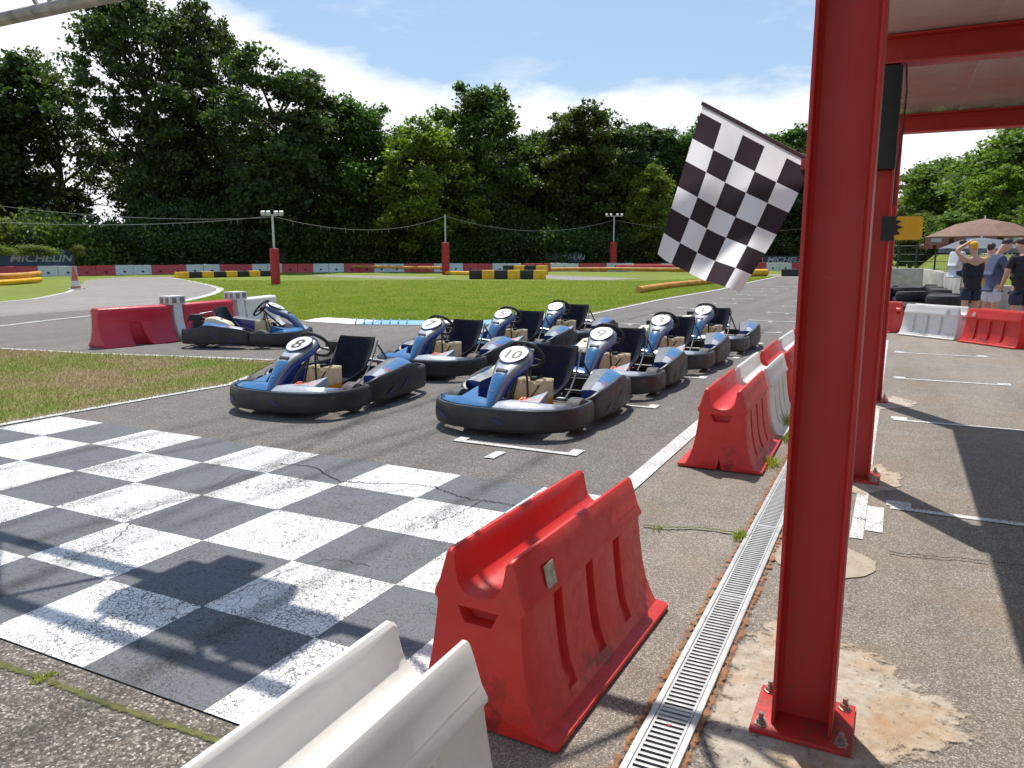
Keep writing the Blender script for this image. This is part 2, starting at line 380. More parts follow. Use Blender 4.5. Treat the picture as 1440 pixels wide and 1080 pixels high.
def m_bumper():
    t = NT('scuffed_bumper_plastic'); O = t.coord(); mpp = t.n('ShaderNodeMapping'); mpp.inputs['Scale'].default_value = (6, 6, 60); t.l(O, mpp.inputs[0])
    base = t.ramp(t.noise(5, 5), [(.3, (.009, .009, .010)), (.7, (.022, .021, .022))])
    sc = t.math('MULTIPLY', t.ramp(t.noise(3, 6, .7, vec=mpp.outputs[0]), [(.56, 0.), (.66, .55)]), t.ramp(t.noise(4, 4), [(.45, 0.), (.62, 1.)]))
    base = t.mix(sc, base, (.11, .105, .10)); t.color(base); t.set(Roughness=t.ramp(t.noise(9, 5), [(.3, .32), (.7, .6)])); t.bump(t.noise(30, 4), .1, .004); return t.m
M['black'] = m_bumper()
M['mblack'] = m_plain('matt_black', (.014, .014, .015), .6)
M['seat'] = 0; M['navy'] = m_plain('navy_seat_cover', (.005, .007, .020), .9, var=.3, scale=10, bump=.15)
M['blue'] = m_plain('blue_fairing', (.035, .15, .34), .2, 0, .10, 5, coat=.5)
M['dblue'] = m_plain('dark_blue_fairing', (.010, .035, .20), .28, 0, .1, 5, coat=.4)
M['kwhite'] = m_plain('white_fairing', (.42, .45, .50), .25, 0, .06, 7, coat=.4)
M['plate'] = m_plain('number_plate_white', (.80, .80, .76), .4, 0, .04, 7)
M['silver'] = m_plain('grey_trim', (.20, .195, .19), .35, .3, .1)
M['orange'] = m_plain('orange_lettering', (.80, .10, .03), .4)
M['digit'] = m_plain('black_digit', (.02, .02, .02), .5)
M['cream'] = m_plain('cream_engine_cover', (.66, .60, .44), .4, 0, .1, 9)
M['chrome'] = m_plain('metal_tube', (.5, .5, .5), .28, .9, .1)
M['frame'] = m_plain('kart_frame', (.05, .05, .055), .4, .5, .2)
def m_tank():
    t = NT('fuel_tank_plastic'); s = t.n('ShaderNodeSeparateXYZ'); t.l(t.coord(), s.inputs[0])
    f = t.ramp(s.outputs['Z'], [(.200, 0.), (.215, 1.)])
    c = t.mix(f, (.75, .36, .08), t.ramp(t.noise(6, 4), [(.3, (.74, .62, .42)), (.7, (.84, .74, .56))]))
    t.color(c); t.set(Roughness=.35, Subsurface_Weight=0)
    tr = t.n('ShaderNodeBsdfTranslucent'); t.l(c, tr.inputs[0]); mx = t.n('ShaderNodeMixShader'); mx.inputs[0].default_value = .5
    t.l(t.b.outputs[0], mx.inputs[1]); t.l(tr.outputs[0], mx.inputs[2]); t.l(mx.outputs[0], t.out.inputs[0]); return t.m
M['tank'] = m_tank()
M['yellow'] = m_plain('yellow_plastic', (.80, .42, .015), .5, 0, .15, 4)
M['foamo'] = m_plain('orange_foam', (.62, .28, .05), .6, 0, .2, 3)
M['concrete'] = m_plain('concrete', (.42, .40, .36), .85, 0, .2, 4, bump=.4)
M['skin'] = m_plain('skin', (.50, .28, .19), .55, 0, .08)
M['hair'] = m_plain('dark_hair', (.03, .02, .015), .6)
def m_flag(name, c):
    t = NT(name); mpp = t.n('ShaderNodeMapping'); mpp.inputs['Scale'].default_value = (1, 1, 1); t.l(t.coord(), mpp.inputs[0])
    w = t.n('ShaderNodeTexWave'); w.inputs['Scale'].default_value = 420; w.bands_direction = 'Z'; t.l(t.coord(), w.inputs[0])
    base = t.mix(t.ramp(t.noise(9, 4), [(.3, 0.), (.7, 1.)]), tuple(x*.93 for x in c), c); t.color(base); t.set(Roughness=.8)
    tr = t.n('ShaderNodeBsdfTranslucent'); t.l(base, tr.inputs[0]); mx = t.n('ShaderNodeMixShader'); mx.inputs[0].default_value = .80
    t.l(t.b.outputs[0], mx.inputs[1]); t.l(tr.outputs[0], mx.inputs[2]); t.l(mx.outputs[0], t.out.inputs[0])
    t.bump(w.outputs[0], .1, .001); return t.m
M['fwhite'] = m_flag('white_flag_cloth', (.90, .88, .92)); M['fblack'] = m_flag('black_flag_cloth', (.050, .036, .045))

# ------------------------------------------------------------------ ground
def sheet(name, poly, z, mat, kind='structure'):
    n = len(poly); return tag(link(name, mesh([(p[0], p[1], z) for p in poly], [tuple(range(n))], mat, 0)), kind=kind)
def ensure_up(o):
    me = o.data
    bm = bmesh.new(); bm.from_mesh(me)
    for f in bm.faces:
        if f.normal.z < 0: f.normal_flip()
    bm.to_mesh(me); bm.free()
def fade_attr(me, vals):
    a = me.attributes.new('fade', 'FLOAT', 'POINT'); a.data.foreach_set('value', vals)
def strip(name, pts, w, z, mat, jit=0., sub=1, fade=False):
    """a ribbon along ground points"""
    P = [Vector((p[0], p[1])) for p in pts]; Q = []
    for a, b in zip(P[:-1], P[1:]):
        for k in range(sub): Q.append(a.lerp(b, k/sub))
    Q.append(P[-1]); vs = []; fs = []
    for i, p in enumerate(Q):
        t = (Q[min(i+1, len(Q)-1)]-Q[max(i-1, 0)]).normalized(); nrm = Vector((-t.y, t.x))
        o = nrm*random.uniform(-jit, jit); ww = w*random.uniform(1-min(.8, jit*40), 1) if jit else w
        vs += [(*(p+o+nrm*ww/2), z), (*(p+o-nrm*ww/2), z)]
    if fade:
        v2 = []; f2 = []
        for i in range(len(Q)): a, c_ = Vector(vs[2*i]), Vector(vs[2*i+1]); v2 += [a, (a+c_)/2, c_]
        for i in range(len(Q)-1): f2 += [(3*i, 3*i+1, 3*i+4, 3*i+3), (3*i+1, 3*i+2, 3*i+5, 3*i+4)]
        me = mesh(v2, f2, mat, 0); fade_attr(me, [0., 1., 0.]*len(Q)); o = tag(link(name, me), kind='structure'); ensure_up(o); return o
    for i in range(len(Q)-1): fs.append((2*i, 2*i+1, 2*i+3, 2*i+2))
    o = tag(link(name, mesh(vs, fs, mat, 0)), kind='structure'); ensure_up(o); return o
o = sheet('ground', [(-700, -60), (700, -60), (700, 900), (-700, 900)], 0, M['grass'])
# asphalt of the pit side and of everything this side of the lawns
pit = [(-1.40, -8), (30, -8), (30, 22), (6, 22), (1.6, 21.5), (-.1, 30), (-1.40, 30)]
o = sheet('pit_lane', pit, .004, M['pit']); ensure_up(o)
trk = [(-6.72, -8), (-1.40, -8), (-1.40, 30), (1.0, 64), (-4.4, 64), at(1090, 389), at(1010, 407.5), at(925, 422), at(840, 440), at(795, 450), at(690, 455), at(440, 453), at(385, 508), (-6.64, 6.3), (-6.80, 3.7)]
o = sheet('track', trk, .004, M['track']); ensure_up(o)
side = [at(440, 453), at(330, 440), at(235, 428), at(-100, 452), at(-500, 470), at(-900, 490), (-30, 5), at(-300, 493), at(0, 494), at(100, 498), at(250, 504.5), at(385, 511)]
o = sheet('side_track', side, .0045, M['track']); ensure_up(o)
loop = [at(235, 428), at(250, 425.5), at(285, 418), at(303, 413), at(312, 408.5), at(308, 405), at(295, 401), at(272, 396), at(246, 391), at(240, 389.5),
        at(170, 390), at(121, 394), at(112, 403), at(100, 410), at(60, 419), at(0, 426), at(-300, 445), at(-700, 455), at(-500, 470), at(-100, 452)]
o = sheet('loop_track', loop, .004, M['loop']); ensure_up(o)
o = sheet('coarse_road', [(-6.72, -8), (-1.40, -8), (-1.40, 1.585), (-6.80, 1.585)], .008, M['coarse']); ensure_up(o)
# far strips of track seen edge-on across the lawn
for pl in ([(430, 387.5), (470, 387), (560, 388.5), (620, 390.5), (600, 392), (540, 392), (460, 389.5)], [(768, 387), (830, 389), (900, 391.5), (860, 394), (800, 394), (760, 391)],
           [(1075, 386), (1160, 383), (1200, 386), (1200, 392), (1140, 391), (1090, 389)]):
    o = sheet('far_track', [at(*q) for q in pl], .006, M['loop']); ensure_up(o)
# painted lines
strip('left_line', [(-6.95, .2), (-6.83, 3.6), (-6.72, 5.2), (-6.63, 6.22), at(352, 530)], .09, .0125, M['line'])
strip('right_line', [(-1.43, -6), (-1.43, 30), (.6, 60)], .12, .0125, M['line'], sub=1)
strip('island_line', [at(-60, 490), at(0, 491), at(60, 494), at(130, 498), at(250, 502), at(385, 507.5)], .10, .0135, M['line'])
strip('separating_line', [at(-80, 466), at(0, 459.5), at(60, 452), at(135, 444)], .12, .0135, M['line'])
strip('bend_line', [at(x, y) for x, y in ((228, 430), (250, 425), (278, 419.5), (300, 413.5), (310, 409), (309, 405.5), (298, 402), (272, 396.5), (246, 391.5))], .28, .0135, M['line'])
strip('outer_line', [at(x, y) for x, y in ((-40, 430), (0, 425.5), (50, 420.5), (95, 411.5), (106, 406))], .16, .0135, M['line'])
strip('edge_line', [at(790, 450.5), at(840, 440.5), at(925, 422.5), at(1010, 408), at(1060, 396), at(1090, 390)], .13, .0135, M['line'])
# white and blue kerb
def kerb(pts, cols, w=.42, z=.014):
    a = [at(*p) for p in pts]
    L = [(a[i+1]-a[i]).length for i in range(len(a)-1)]; T = sum(L)
    def pt(s):
        for i, l in enumerate(L):
            if s <= l or i == len(L)-1: return a[i].lerp(a[i+1], s/l), (a[i+1]-a[i]).normalized()
            s -= l
    for s0, s1, m in cols:
        p, t = pt(s0*T); q, t2 = pt(s1*T); n1 = Vector((-t.y, t.x)); n2 = Vector((-t2.y, t2.x))
        b = MB(); r0 = [(*(p), z), (*(p+n1*w*.5), z+.03), (*(p+n1*w), z+.03), (*(p+n1*w), 0)]; r1 = [(*(q), z), (*(q+n2*w*.5), z+.03), (*(q+n2*w), z+.03), (*(q+n2*w), 0)]
        b.loft([r0, r1], closed=False); tag(b.obj('kerb', m, smooth=0), kind='structure')
kerb([(425, 452.5), (500, 457), (600, 458), (690, 457.5), (795, 451)], [(0, .24, M['wkerb']), (.24, .50, M['bkerb']), (.50, .66, M['wkerb']), (.66, .82, M['bkerb']), (.82, 1, M['wkerb'])], w=.72)
for k in range(7):
    x = 500+k*12; p = at(x, 457); q = at(x+2, 450.6)
    strip('kerb_joint', [p, q], .03, .047, M['bkerb2'])
# finish line
XB = [-6.68+.5975*k for k in range(10)]; XB[9] = -1.49
YB = [1.59+.5365*k for k in range(6)]
wq = []; gq = []
for r in range(5):
    for k in range(9):
        q = [(XB[k], YB[r]), (XB[k+1], YB[r]), (XB[k+1], YB[r+1]), (XB[k], YB[r+1])]
        (wq if (k+4-r) % 2 == 0 else gq).append(q)
for nm, qs, m, z in (('white_finish_squares', wq, M['wpaint'], .0125), ('slate_finish_squares', gq, M['gpaint'], .0120)):
    vs = []; fs = []
    for q in qs: fs.append(tuple(range(len(vs), len(vs)+4))); vs += [(x, y, z) for x, y in q]
    tag(link(nm, mesh(vs, fs, m, 0)), kind='structure')
# cracks across the finish line
M['crack'] = m_plain('open_crack', (.012, .011, .010), .95)
M['moss'] = m_plain('moss', (.11, .12, .025), .95, var=.5, scale=40, bump=.6)
def crack(px, w, j=.012, mat='crack', z=.0165, sub=9): strip('crack', [at(*p) for p in px], w, z, M[mat], jit=j, sub=sub)
crack([(395, 655), (440, 659), (480, 680), (530, 683), (588, 684), (612, 688), (640, 699), (663, 706), (680, 707), (706, 711), (724, 714)], .010)
crack([(680, 707), (660, 718), (640, 728), (618, 735), (612, 745), (590, 752)], .006)
crack([(590, 684), (560, 694), (500, 700), (460, 696)], .004)
crack([(175, 735), (185, 728), (230, 712), (285, 700)], .006)
crack([(40, 800), (90, 790), (120, 780), (160, 765), (185, 740)], .005)
crack([(195, 625), (215, 632), (205, 640)], .005); crack([(375, 655), (330, 670), (295, 690)], .004)
crack([(300, 850), (350, 830), (420, 800), (470, 790), (520, 800)], .005)
crack([(905, 742), (940, 746), (975, 745), (1030, 752)], .02, .008, 'moss'); crack([(1250, 780), (1300, 786), (1360, 790), (1440, 800)], .012, .01)
# grid brackets
def bracket(x, y, flip=1, w=1.05):
    b = MB(); 
    for (x0, x1, y0, y1) in ((x-w/2, x+w/2, y-.03, y+.03), (x+w/2-.09, x+w/2, y+.032, y+.15), (x-w/2, x-w/2+.09, y+.032, y+.12), (x-.06, x+.02, y-.36, y-.16)):
        b.add([(x0, y0, .0125), (x1, y0, .0125), (x1, y1, .0125), (x0, y1, .0125)], [(0, 1, 2, 3)])
    tag(b.obj('grid_marking', M['line'], smooth=0, fix=False), kind='structure')
for k in range(12): bracket(-2.52+.03*k, 5.10+1.95*k if k < 5 else 5.10+1.95*5+2.5*(k-5))
for k in range(12): bracket(-4.95+.05*k, 8.9+1.95*k if k < 3 else 12.9+2.5*(k-2))
# pit bays
b = MB()
def rect(b, x0, x1, y0, y1, z=.0085): b.add([(x0, y0, z), (x1, y0, z), (x1, y1, z), (x0, y1, z)], [(0, 1, 2, 3)])
for y in (4.83, 7.50, 10.05, 12.7):
    rect(b, .06, 1.22, y-.028, y+.028)
    for x in (.04, 1.10): rect(b, x, x+.13, y+.031, y+.14)
rect(b, -.125, -.06, 4.2, 14.4); rect(b, -.058, .03, 4.35, 4.8)
tag(b.obj('pit_bay_lines', M['line'], smooth=0, fix=False), kind='structure')
# concrete patches with ragged edges
def m_patch(name, a, b_, rust=.5):
    t = NT(name); P = t.pos(); base = t.ramp(t.noise(14, 9, .78, vec=P), [(.3, a), (.66, b_)])
    base = t.mix(t.ramp(t.noise(3.2, 6, .7, vec=P, dist=.5), [(.48, 0.), (.68, rust)]), base, (.38, .20, .07))
    base = t.mix(t.math('GREATER_THAN', t.noise(55, 5, .75, vec=P), .62), base, (.11, .095, .08))
    t.color(base); t.set(Roughness=.9); t.bump(t.noise(90, 6, .8, vec=P), .5, .004); return t
def faded(t, sc, lo=.30, hi=.42, amt=.75):
    P = t.pos(); a = t.n('ShaderNodeAttribute', attribute_name='fade'); f = t.math('ADD', t.math('MULTIPLY', a.outputs['Fac'], 1.0), t.math('MULTIPLY', t.math('SUBTRACT', t.noise(sc, 8, .72, vec=P), .5), amt))
    tr = t.n('ShaderNodeBsdfTransparent'); mx = t.n('ShaderNodeMixShader'); t.l(t.ramp(f, [(lo, 0.), (hi, 1.)]), mx.inputs[0])
    t.l(tr.outputs[0], mx.inputs[1]); t.l(t.b.outputs[0], mx.inputs[2]); t.l(mx.outputs[0], t.out.inputs[0]); return t.m
def ragged(name, px, z, mat, amp=.02, rep=14):
    P = [at(*q) for q in px]; c_ = sum(P, Vector((0, 0)))/len(P); n_ = len(P); vs = []; val = []; fs = []
    for ri, (k, v) in enumerate(((1.12, 0.), (.86, .7), (.45, 1.))):
        for p in P: q = c_+(p-c_)*k; vs.append((*q, z)); val.append(v)
    vs.append((*c_, z)); val.append(1.)
    for ri in range(2):
        for i in range(n_): fs.append((ri*n_+i, ri*n_+(i+1) % n_, (ri+1)*n_+(i+1) % n_, (ri+1)*n_+i))
    for i in range(n_): fs.append((2*n_+i, 2*n_+(i+1) % n_, 3*n_))
    me = mesh(vs, fs, mat, 0); fade_attr(me, val); o = tag(link(name, me), kind='structure'); ensure_up(o); return o
M['patch'] = faded(m_patch('spilled_concrete', (.26, .215, .165), (.54, .48, .395), .7), 13, .34, .62, 2.6); M['manhole'] = m_patch('mortar_disc', (.32, .27, .21), (.43, .38, .31), .25).m
def ragged_old(name, px, z, mat, amp=.02, rep=14):
    P = [at(*q) for q in px]; out = []
    for a, c in zip(P, P[1:]+P[:1]):
        for k in range(rep):
            p = a.lerp(c, k/rep); out.append(p+Vector((random.uniform(-amp, amp), random.uniform(-amp, amp))))
    o = sheet(name, out, z, mat); ensure_up(o); return o
ragged('concrete_patch', [(985, 1090), (975, 1040), (1010, 960), (1040, 900), (1085, 870), (1180, 900), (1255, 935), (1290, 965), (1360, 1005), (1385, 1045), (1330, 1062), (1240, 1085), (1180, 1120), (1050, 1120)], .0085, M['patch'], .012)
ragged('concrete_patch', [(1165, 690), (1175, 655), (1240, 655), (1275, 672), (1262, 690), (1215, 698)], .0088, M['patch'], .01, 8)
ragged('concrete_patch', [(1215, 575), (1225, 560), (1262, 558), (1292, 567), (1285, 574), (1240, 577)], .0088, M['patch'], .01, 8)
def m_rubber():
    t = NT('rubber_streak'); t.color((.02, .02, .02)); t.set(Roughness=.8); P = t.pos(); a = t.n('ShaderNodeAttribute', attribute_name='fade')
    f = t.math('MULTIPLY', a.outputs['Fac'], t.ramp(t.noise(3, 7, .7, vec=P), [(.35, .06), (.7, .42)])); tr = t.n('ShaderNodeBsdfTransparent'); mx = t.n('ShaderNodeMixShader'); t.l(f, mx.inputs[0])
    t.l(tr.outputs[0], mx.inputs[1]); t.l(t.b.outputs[0], mx.inputs[2]); t.l(mx.outputs[0], t.out.inputs[0]); return t.m
M['streak'] = m_rubber()
for i, (x0, x1, y0, y1, bow) in enumerate(((-2.35, -2.2, -2, 16, .1), (-3.55, -3.3, -2, 14, .12), (-4.45, -4.2, -2, 20, .3), (-5.6, -5.3, -2, 20, .25), (-3.0, -5.4, -2, 9, .5), (-4.05, -2.3, -1, 12, -.35), (-5.2, -3.1, 1, 17, .2))):
    strip('tyre_mark', [(x0+(x1-x0)*k/8+bow*math.sin(math.pi*k/8), y0+(y1-y0)*k/8) for k in range(9)], .17, .0172+.0004*i, M['streak'], sub=4, fade=True)
MV = NT('bare_verge'); MV.color(MV.ramp(MV.noise(30, 6, .7, vec=MV.pos()), [(.3, (.16, .12, .07)), (.7, (.34, .27, .17))])); MV.set(Roughness=.95); MVm = faded(MV, 9, .55, .85, 1.6)
strip('bare_verge', [at(-60, 494), at(0, 495), at(60, 498), at(130, 502), at(250, 505), at(385, 511)], .30, .0145, MVm, sub=8, fade=True)
strip('bare_verge', [(-7.05, .2), (-6.93, 3.6), (-6.82, 5.2), (-6.74, 6.22)], .20, .0145, MVm, sub=8, fade=True)
strip('bare_verge', [at(790, 449), at(840, 439), at(925, 421), at(1010, 407)], .5, .0145, MVm, sub=8, fade=True)
MF = NT('mossy_joint'); MF.color(MF.ramp(MF.noise(40, 6, .7, vec=MF.pos()), [(.3, (.05, .055, .015)), (.7, (.17, .17, .045))])); MF.set(Roughness=.95)
strip('mossy_joint', [at(*p) for p in ((-60, 918), (0, 938), (60, 958), (140, 990), (220, 1018), (290, 1040), (400, 1085))], .075, .0125, faded(MF, 30, .55, .8, 1.3), sub=14, fade=True)
c0 = at(1155, 788)
o = sheet('mortar_disc', [c0+Vector((math.cos(a)*.245, math.sin(a)*.22))*(1+random.uniform(-.03, .03)) for a in [k*math.tau/40 for k in range(40)]], .009, M['manhole'])
def m_rust():
    t = NT('rust_stain'); P = t.pos(); t.color(t.ramp(t.noise(20, 5, vec=P), [(.3, (.20, .09, .045)), (.7, (.36, .17, .08))])); t.set(Roughness=.9); return faded(t, 26, .72, 1.05, 2.4)
M['rust'] = m_rust()
strip('rust_stain', [(-.625, 1.2), (-.62, 7)], .10, .0130, M['rust'], sub=30, fade=True)
strip('rust_stain', [(-.445, 1.2), (-.445, 7)], .085, .0132, M['rust'], sub=30, fade=True)

# drain with its grates
drain = empty('drainage_channel', (-.532, 0, 0), 0, 'long galvanised slotted drain grate running beside the red posts', 'drain')
b = MB(); b.box(-.055, .055, 1.0, 7.0, -.02, .0105); b.obj('gutter', M['dark'], drain, 0)
b = MB()
for s in (-1, 1): b.box(s*.066-.010, s*.066+.010, 1.0, 7.0, -.02, .021, bev=.002)
b.obj('rail', M['galv'], drain)
bar = MB(); bar.box(-.053, .053, -.0065, .0065, .012, .0185, bev=.0015); bar_me = bar.me(M['galv'], 30)
yy = 1.30
for g in range(6):
    gm = MB()
    for s in (-1, 1): gm.box(s*.050-.004, s*.050+.004, yy, yy+.94, .0125, .0195)
    gm.box(-.045, .045, yy+.003, yy+.018, .0127, .0193); gm.box(-.045, .045, yy+.922, yy+.937, .0127, .0193)
    gr = gm.obj('grate', M['galv'], drain, 0)
    for k in range(36):
        o = link('bar', bar_me, gr); o.location = (0, yy+.032+k*.0251, 0)
    yy += .945
b = MB(); b.box(-.004, .008, -.004, .004, 0, .004); o = b.obj('plastic_chip', m_plain('red_chip', (.6, .02, .03), .4)); o.location = (at(939, 1028).x, at(939, 1028).y, .019); tag(o, 'tiny red plastic chip lying on the drain grate', 'litter')

# ------------------------------------------------------------------ steel posts, canopy, gantry
post_me = None
def make_post():
    root = empty('steel_post', (0, 0, 0), 0)
    b = MB(); H = 2.575
    for s in (-1, 1): b.box(s*.082-.0055, s*.082+.0055, -.085, .085, .0255, H, bev=.0025)
    b.box(-.0763, .0763, -.004, .004, .0255, H)
    for s in (-1, 1):    # root fillets
        for e in (-1, 1): b.add([(s*.0764, e*.0042, .026), (s*.0764, e*.014, .026), (s*.066, e*.0042, .026), (s*.0764, e*.0042, H), (s*.0764, e*.014, H), (s*.066, e*.0042, H)], [(0, 1, 4, 3), (1, 2, 5, 4), (2, 0, 3, 5)])
    b.obj('column', M['steel'], root, 30, fix=False)
    b = MB(); b.box(-.145, .145, -.135, .135, .0095, .025, bev=.003); pl = b.obj('base_plate', M['steel'], root)
    bb = MB(); bb.lathe([(0, .062), (.008, .062), (.0085, .05), (.0085, .043), (.015, .043), (.0155, .040), (.0155, .031), (.021, .030), (.022, .0255), (0, .0255)], n=6); bme = bb.me(M['bolt'], 30)
    for sx in (-1, 1):
        for sy in (-1, 1):
            o = link('bolt', bme, pl); o.location = (sx*.115, sy*.10, 0); o.rotation_euler.z = random.random()
    return root
post = make_post()
PX = -.163
spec = [(PX, 2.40, 'red steel H post bolted down nearest the camera, chequered flag fixed to its left'), (PX+.01, 5.40, 'red steel post behind the nearest one, its upper part wrapped in black'),
        (PX+.02, 8.42, 'third red steel post, mostly hidden behind the second one'), (PX-.01, -.65, 'red steel post of the canopy behind the viewer')]
posts = []
for i, (x, y, lb) in enumerate(spec):
    o = post if i == 0 else copy_tree(post); o.location = (x, y, 0); tag(o, lb, 'post', 'red steel posts of the canopy'); posts.append(o)
canopy = empty('canopy', (0, 0, 0), 0, 'flat canopy roof with white underside on red steel beams over the pit side', 'canopy')
def m_ceil():
    t = NT('glossy_ceiling_sheet'); mpp = t.n('ShaderNodeMapping'); mpp.inputs['Scale'].default_value = (1.2, 14, 1); t.l(t.coord(), mpp.inputs[0])
    t.color(t.mix(t.ramp(t.noise(2, 5), [(.3, 0.), (.7, 1.)]), (.70, .67, .62), (.78, .75, .70))); t.set(Roughness=t.ramp(t.noise(1.3, 4), [(.35, .06), (.65, .22)]), Coat_Weight=.6)
    t.bump(t.noise(3, 5, vec=mpp.outputs[0]), .12, .02); return t.m
M['ceil'] = m_ceil()
for k in range(10):
    x0 = -.234+k*.62
    b = MB(); b.box(x0+.0003, x0+.6197, -3, 8.60, 2.745, 2.80, bev=.003); b.obj('ceiling_panel', M['ceil'], canopy)
for y in (-.65, 2.40, 5.40, 8.42):
    b = MB()
    for z0, z1 in ((2.575, 2.588), (2.728, 2.741)): b.box(-.245, 6.0, y-.075, y+.075, z0, z1, bev=.002)
    b.box(-.245, 6.0, y-.004, y+.004, 2.5885, 2.7275); 
    b.obj('beam', M['steel'], canopy, 30)
b = MB(); b.box(-.255, -.235, -3, 8.61, 2.742, 2.83, bev=.003); b.obj('fascia', M['ceil'], canopy)
b = MB(); b.box(-.30, -.262, 2.30, 2.48, 2.52, 2.70, bev=.008); b.box(-.29, -.258, 2.36, 2.42, 2.40, 2.52, bev=.004)
tag(b.obj('roof_bracket', M['ceil']), 'small white bracket at the top left of the nearest red post', 'bracket')
b = MB(); b.box(-.090, .090, -.094, .094, 0, .60, bev=.012); 
o = b.obj('pad_sleeve', M['mblack']); o.location = (PX+.01, 5.40, 1.965); tag(o, 'black wrap around the upper part of the second red post', 'sleeve')
b = MB(); b.tube([(PX+.115, 5.30, 2.56), (PX+.128, 5.29, 2.40), (PX+.122, 5.30, 2.1), (PX+.105, 5.30, 1.95), (PX+.108, 5.30, 1.75)], .006, 6)
tag(b.obj('cable', M['mblack']), 'black cable hanging down beside the black post wrap', 'cable')
# yellow board with a black jagged end on post two
yb = empty('signal_board', (PX+.085, 5.32, 1.615), R(0), 'rounded yellow board with jagged black end fixed to the second red post', 'board')
b = MB(); pl = []
for cx, cz, a0 in ((.17, .05, 0), (.03, .05, 90), (.03, -.05, 180), (.17, -.05, 270)):
    for k in range(5): a = R(a0+k*22.5); pl.append((cx+.02*math.cos(a), cz+.02*math.sin(a)))
b.add([(x, -.012, z) for x, z in pl]+[(x, .012, z) for x, z in pl], [tuple(range(20))[::-1], tuple(range(20, 40))]+[(i, (i+1) % 20, 20+(i+1) % 20, 20+i) for i in range(20)])
b.obj('panel', M['yellow'], yb)
b = MB(); jag = [(-.035, .075), (.05, .07), (.04, .05), (.072, .04), (.045, .02), (.085, .005), (.05, -.01), (.07, -.035), (.035, -.045), (.045, -.075), (-.035, -.075)]
b.add([(x, -.017, z) for x, z in jag]+[(x, .017, z) for x, z in jag], [tuple(range(11))[::-1], tuple(range(11, 22))]+[(i, (i+1) % 11, 11+(i+1) % 11, 11+i) for i in range(11)])
b.obj('jagged_patch', M['mblack'], yb, 0)

gantry = empty('gantry', (0, 0, 0), 0, 'grey lattice steel truss spanning the track above the finish line', 'gantry')
CY, CZ, UY, UZ = 3.45, 3.03, 3.33, 3.84
b = MB(); b.tube([(-8.6, CY, CZ), (2.6, CY, CZ)], .042, 10); b.obj('lower_chord', M['truss'], gantry)
b = MB(); b.tube([(-8.6, UY, UZ), (2.6, UY, UZ)], .042, 10); b.obj('upper_chord', M['truss'], gantry)
for k in range(9):
    x = -7.55+k*1.25
    b = MB(); b.tube([(x, CY, CZ+.03), (x, UY, UZ-.03)], .018, 8); b.obj('brace', M['truss'], gantry)
    b = MB(); b.tube([(x+.12, CY, CZ+.03), (x+.62, UY, UZ-.03)], .016, 8); b.tube([(x+1.12, CY, CZ+.03), (x+.66, UY, UZ-.03)], .016, 8); b.obj('brace', M['truss'], gantry)
for x in (-8.6, 2.6):
    b = MB(); b.tube([(x, CY, 0), (x, CY, CZ+.05)], .05, 10); b.tube([(x, UY-.7, 0), (x, UY, UZ+.04)], .04, 10); b.obj('leg', M['truss'], gantry)
lb = empty('start_light_box', (-3.42, 3.48, 3.14), 0, 'start light box fixed on the truss over the finish line', 'light box')
b = MB(); b.box(-.40, .28, -.22, .24, 0, .30, bev=.02); b.box(.31, .62, -.26, .10, .02, .26, bev=.02); b.box(.27, .32, -.05, .05, .05, .12); b.obj('housing', M['mblack'], lb)
b = MB()
for k in range(5): b.lathe([(0, -.222), (.045, -.222), (.048, -.235), (.055, -.235), (.055, -.2205), (0, -.2205)], c=(-.30+k*.12, 0, .15), axis='Y', n=16)
b.obj('lamp', M['silver'], lb)
b = MB(); b.box(-.30, -.05, .24, .38, .05, .16, bev=.01); b.obj('bracket', M['mblack'], lb)

# ------------------------------------------------------------------ chequered flag on the nearest post
flag = empty('chequered_flag', (-.252, 2.41, 1.72), 0, 'black and white chequered flag on a pole fixed to the nearest red post', 'flag')
def atY(x, y, Y): d = ray(x, y); t = Y/d.y; return Vector((d.x*t, Y, CAMH+d.z*t))
FB = 2.41
c = {k: atY(*v, FB) for k, v in dict(tl=(989, 146), tr=(1143, 228), bl=(926, 357), br=(1038, 412)).items()}
org = Vector((-.252, 2.41, 1.72))
def fpt(u, v):      # u along the pole from tip, v down the cloth
    rt = c['tr'].lerp(Vector((c['br'].x, FB, c['br'].z)), v); p = c['tl'].lerp(c['bl'], v).lerp(rt, u)
    y = .020*math.sin(u*7+v*2.5)*v+.014*math.sin(u*13-v*3)*v + .055*v*(u-.4)
    # right side hangs with a bulge, lower edge a little curved
    p = p+Vector((.012*math.sin(math.pi*v)*(u), 0, -.012*math.sin(math.pi*u)*v))
    return Vector((p.x, FB+y, p.z))-org
NU, NV = 40, 48; vs = []; fs = []; mi = []
hem = .055
for j in range(NV+1):
    for i in range(NU+1):
        vs.append(fpt(i/NU, j/NV))
for j in range(NV):
    for i in range(NU):
        fs.append((j*(NU+1)+i, j*(NU+1)+i+1, (j+1)*(NU+1)+i+1, (j+1)*(NU+1)+i))
# cut the cells in true cloth coordinates: 5.4 x 7 checks with a white hem along the pole
def cell(u, v):
    if v < hem: return 0
    a = int((u*5.0+.0)); bq = int((v-hem)/(1-hem)*6.0)
    return 1 if (a+bq) % 2 == 0 else 0
idx = [cell((f % NU+.5)/NU, (f//NU+.5)/NV) for f in range(NU*NV)]
